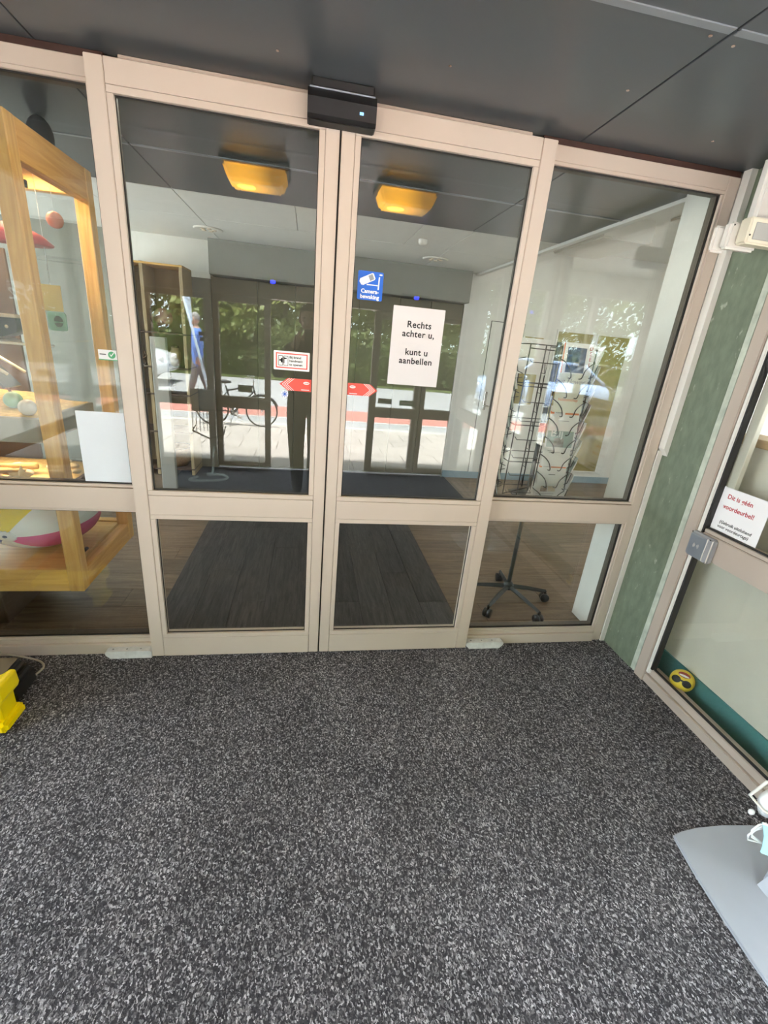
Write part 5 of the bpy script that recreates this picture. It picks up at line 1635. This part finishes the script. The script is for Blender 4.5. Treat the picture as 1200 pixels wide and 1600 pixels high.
def person(x, y, rz, height, top_m, leg_m, hair_m, label, arms, stance, hold=None):
    k = height / 1.75
    t = tag(empty('person', (x, y, 0)), label, 'person')
    TR = Matrix.Translation((x, y, 0)) @ Matrix.Rotation(rz, 4, 'Z') @ Matrix.Scale(k, 4)
    # local frame: facing +Y, x to the figure's right hand side
    J = [(0, 0, .96, (.175, .125)), (0, .0, 1.12, (.165, .115)), (0, -.005, 1.30, (.180, .12)), (0, -.01, 1.43, (.11, .085)), (0, 0, 1.50, (.055, .055)), (0, .015, 1.56, (.055, .06))]
    E_ = [(0, 1), (1, 2), (2, 3), (3, 4), (4, 5)]
    for sg in (-1, 1):
        sx, sy = stance
        b0 = len(J)
        J += [(sg * .095, 0, .88, .105), (sg * (.10 + sx * .5), sg * sy * .5, .50, .078), (sg * (.10 + sx), sg * sy, .26, .068), (sg * (.10 + sx), sg * sy - .01, .10, .056), (sg * (.105 + sx), sg * sy + .06, .045, (.045, .038)), (sg * (.115 + sx), sg * sy + .17, .035, (.045, .028))]
        E_ += [(0, b0), (b0, b0 + 1), (b0 + 1, b0 + 2), (b0 + 2, b0 + 3), (b0 + 3, b0 + 4), (b0 + 4, b0 + 5)]
        sh, el, wr_, ha = arms[0 if sg < 0 else 1]
        b1 = len(J)
        J += [(sg * .165, -.01, 1.395, .062), (*el, .054), (*wr_, .034), (*ha, (.034, .022))]
        E_ += [(3, b1), (b1, b1 + 1), (b1 + 1, b1 + 2), (b1 + 2, b1 + 3)]
    vs, fs = skin_body(J, E_)
    b = MB()
    zz = [v for v in vs]
    mi = []
    wrists = [Vector(a[2]) for a in arms]
    for f in fs:
        c = sum((vs[i] for i in f), Vector()) / len(f)
        if c.z < .075:
            mi.append(3)
        elif c.z < .93 and abs(c.x) < .32 and not any((c - w).length < .16 for w in wrists):
            mi.append(2)
        elif c.z > 1.475 or any((c - w).length < .05 or (c - Vector(a[3])).length < .09 for w, a in zip(wrists, arms)):
            mi.append(0)
        else:
            mi.append(1)
    for f, m_ in zip(fs, mi):
        b.f.append(f)
        b.m.append(m_)
        b.smooth.append(True)
    b.v = [tuple(v) for v in vs]
    # head
    def hf(u):
        d = u.copy()
        if u.z < 0:
            d.x *= 1 - .28 * (-u.z) ** 1.3
            d.y *= 1 - .06 * (-u.z)
        if u.y > .6 and -.35 < u.z < .1:
            d.y *= 1 + .02
        return d
    hc = (0, .02, 1.645)
    b.ell(hc, (.074, .094, .115), 0, 24, 16, fn=hf)
    b.ell((0, .117, 1.630), (.014, .018, .024), 0, 10, 8)       # nose
    for sg in (-1, 1):
        b.ell((sg * .074, .015, 1.640), (.012, .022, .032), 0, 10, 8)   # ears
        b.ell((sg * .029, .102, 1.655), (.013, .010, .009), 5, 10, 6)   # eyes
    b.ell((0, .103, 1.587), (.024, .010, .007), 4, 10, 6)       # mouth
    # fingers on both hands
    for sg, a in zip((-1, 1), arms):
        w, h_ = Vector(a[2]), Vector(a[3])
        d = (h_ - w).normalized()
        pl = hold[0 if sg < 0 else 1] if hold else Vector((0, 1, 0))
        side = d.cross(pl).normalized()
        for q, ln in enumerate((.070, .082, .076, .060)):
            o_ = h_ + side * (.024 - .016 * q)
            p1 = o_ + d * ln * .45 + pl * .006
            p2 = p1 + (d * .7 + pl * .7).normalized() * ln * .32
            p3 = p2 + (d * .2 + pl * 1.0).normalized() * ln * .24
            b.tube([o_, p1, p2, p3], [.0095, .009, .008, .006], 8)
        o_ = w + d * .03 + side * .030
        b.tube([o_, o_ + (side + d * .8).normalized() * .035, o_ + (side * .6 + d * 1.0 + pl * .3).normalized() * .065], [.0115, .010, .007], 8)
    for i, v in enumerate(b.v):
        b.v[i] = tuple(TR @ Vector(v))
    obj('body', b, [M['skin'], top_m, leg_m, M['shoe'], M['lip'], M['eye']], t)
    hb = MB()
    def hr(u):
        d = u.copy()
        if u.y > .25 and u.z < .35:
            d *= .86
        if u.z < -.3:
            d *= .9
        return d
    hb.ell((0, .010, 1.665), (.082, .098, .112), 0, 22, 14, fn=hr)
    for i, v in enumerate(hb.v):
        hb.v[i] = tuple(TR @ Vector(v))
    obj('hair', hb, hair_m, t)
    return t, TR


# the person holding the phone, standing at the camera (mirrored in the glass)
ph = CAM - fw * .030                                  # phone just behind the lens
PXC, PYC = -.095, -2.26
inv = (Matrix.Translation((PXC, PYC, 0)) @ Matrix.Rotation(.06, 4, 'Z') @ Matrix.Scale(1.72 / 1.75, 4)).inverted()
lp = inv @ (ph - rt * .085 - up * .03 - fw * .03)
rp_ = inv @ (ph + rt * .085 - up * .03 - fw * .03)
arms = [((0, 0, 0), (-.27, .04, 1.16), tuple(lp + Vector((-.015, -.075, -.055))), tuple(lp)), ((0, 0, 0), (.27, .04, 1.16), tuple(rp_ + Vector((.015, -.075, -.055))), tuple(rp_))]
person(PXC, PYC, .06, 1.72, M['jacket'], M['trousers'], M['hair'], 'person in dark clothes holding up a phone, mirrored in the sliding door', arms, (-.02, .05), (Vector((.8, .5, 0)), Vector((-.8, .5, 0))))
t = tag(empty('phone', tuple(ph)), 'black phone held up in both hands, mirrored in the sliding door', 'phone')
T = Matrix(((rt.x, fw.x, up.x, ph.x), (rt.y, fw.y, up.y, ph.y), (rt.z, fw.z, up.z, ph.z), (0, 0, 0, 1)))
obj('body', BB(-.036, .036, -.010, -.002, -.13, .03, .003, 2, T=T), M['black_pl'], t)
obj('screen', B(-.033, .033, -.0112, -.0102, -.126, .026, T=T), M['car_glass'], t)
obj('lens_ring', MB().lathe([(.007, -.002), (.007, 0)], (-.015, 0, .012), 12, axis='Y', T=T), M['gasket'], t)

# passer-by in a blue shirt
arms2 = [((0, 0, 0), (-.25, -.06, 1.12), (-.24, .06, .90), (-.23, .10, .82)), ((0, 0, 0), (.25, .02, 1.12), (.23, -.05, .90), (.22, -.07, .82))]
person(-2.30, -8.1, 1.5, 1.70, M['shirt_blue'], M['trousers_grey'], M['hair_grey'], 'passer-by in a blue shirt and grey trousers, mirrored beside the cabinet', arms2, (0, .16), (Vector((1, 0, 0)), Vector((-1, 0, 0))))

# lobby lighting: lamp panels added to brighten the rack and lobby
for (x, y, e) in ((3.0, 1.7, 22), (.95, .2, 5), (-.55, .2, 4)):
    t = tag(empty('added_lamp', (x, y, 2.25)), 'flat white ceiling lamp panel in the lobby, ' + {3.0: 'beyond the leaflet rack', .95: 'just inside the doors above the rack', -.55: 'just inside the doors by display case'}[x], 'lamp', 'flat lamp panels in the lobby')
    zc_ = 2.262 if x < 1.65 else 2.60
    obj('added_lamp_frame', BB(x - .31, x + .31, y - (.045 if y < 1 else .16), y + (.045 if y < 1 else .16), zc_ - .02, zc_ - .001, .004, 1), M['white_pl'], t)
    o = area('added_lamp_light', (0, 0, 0), (.56, .07 if y < 1 else .26), e, (1.0, .93, .82))
    o.parent = t
    o.location = (0, 0, zc_ - .024 - 2.25)
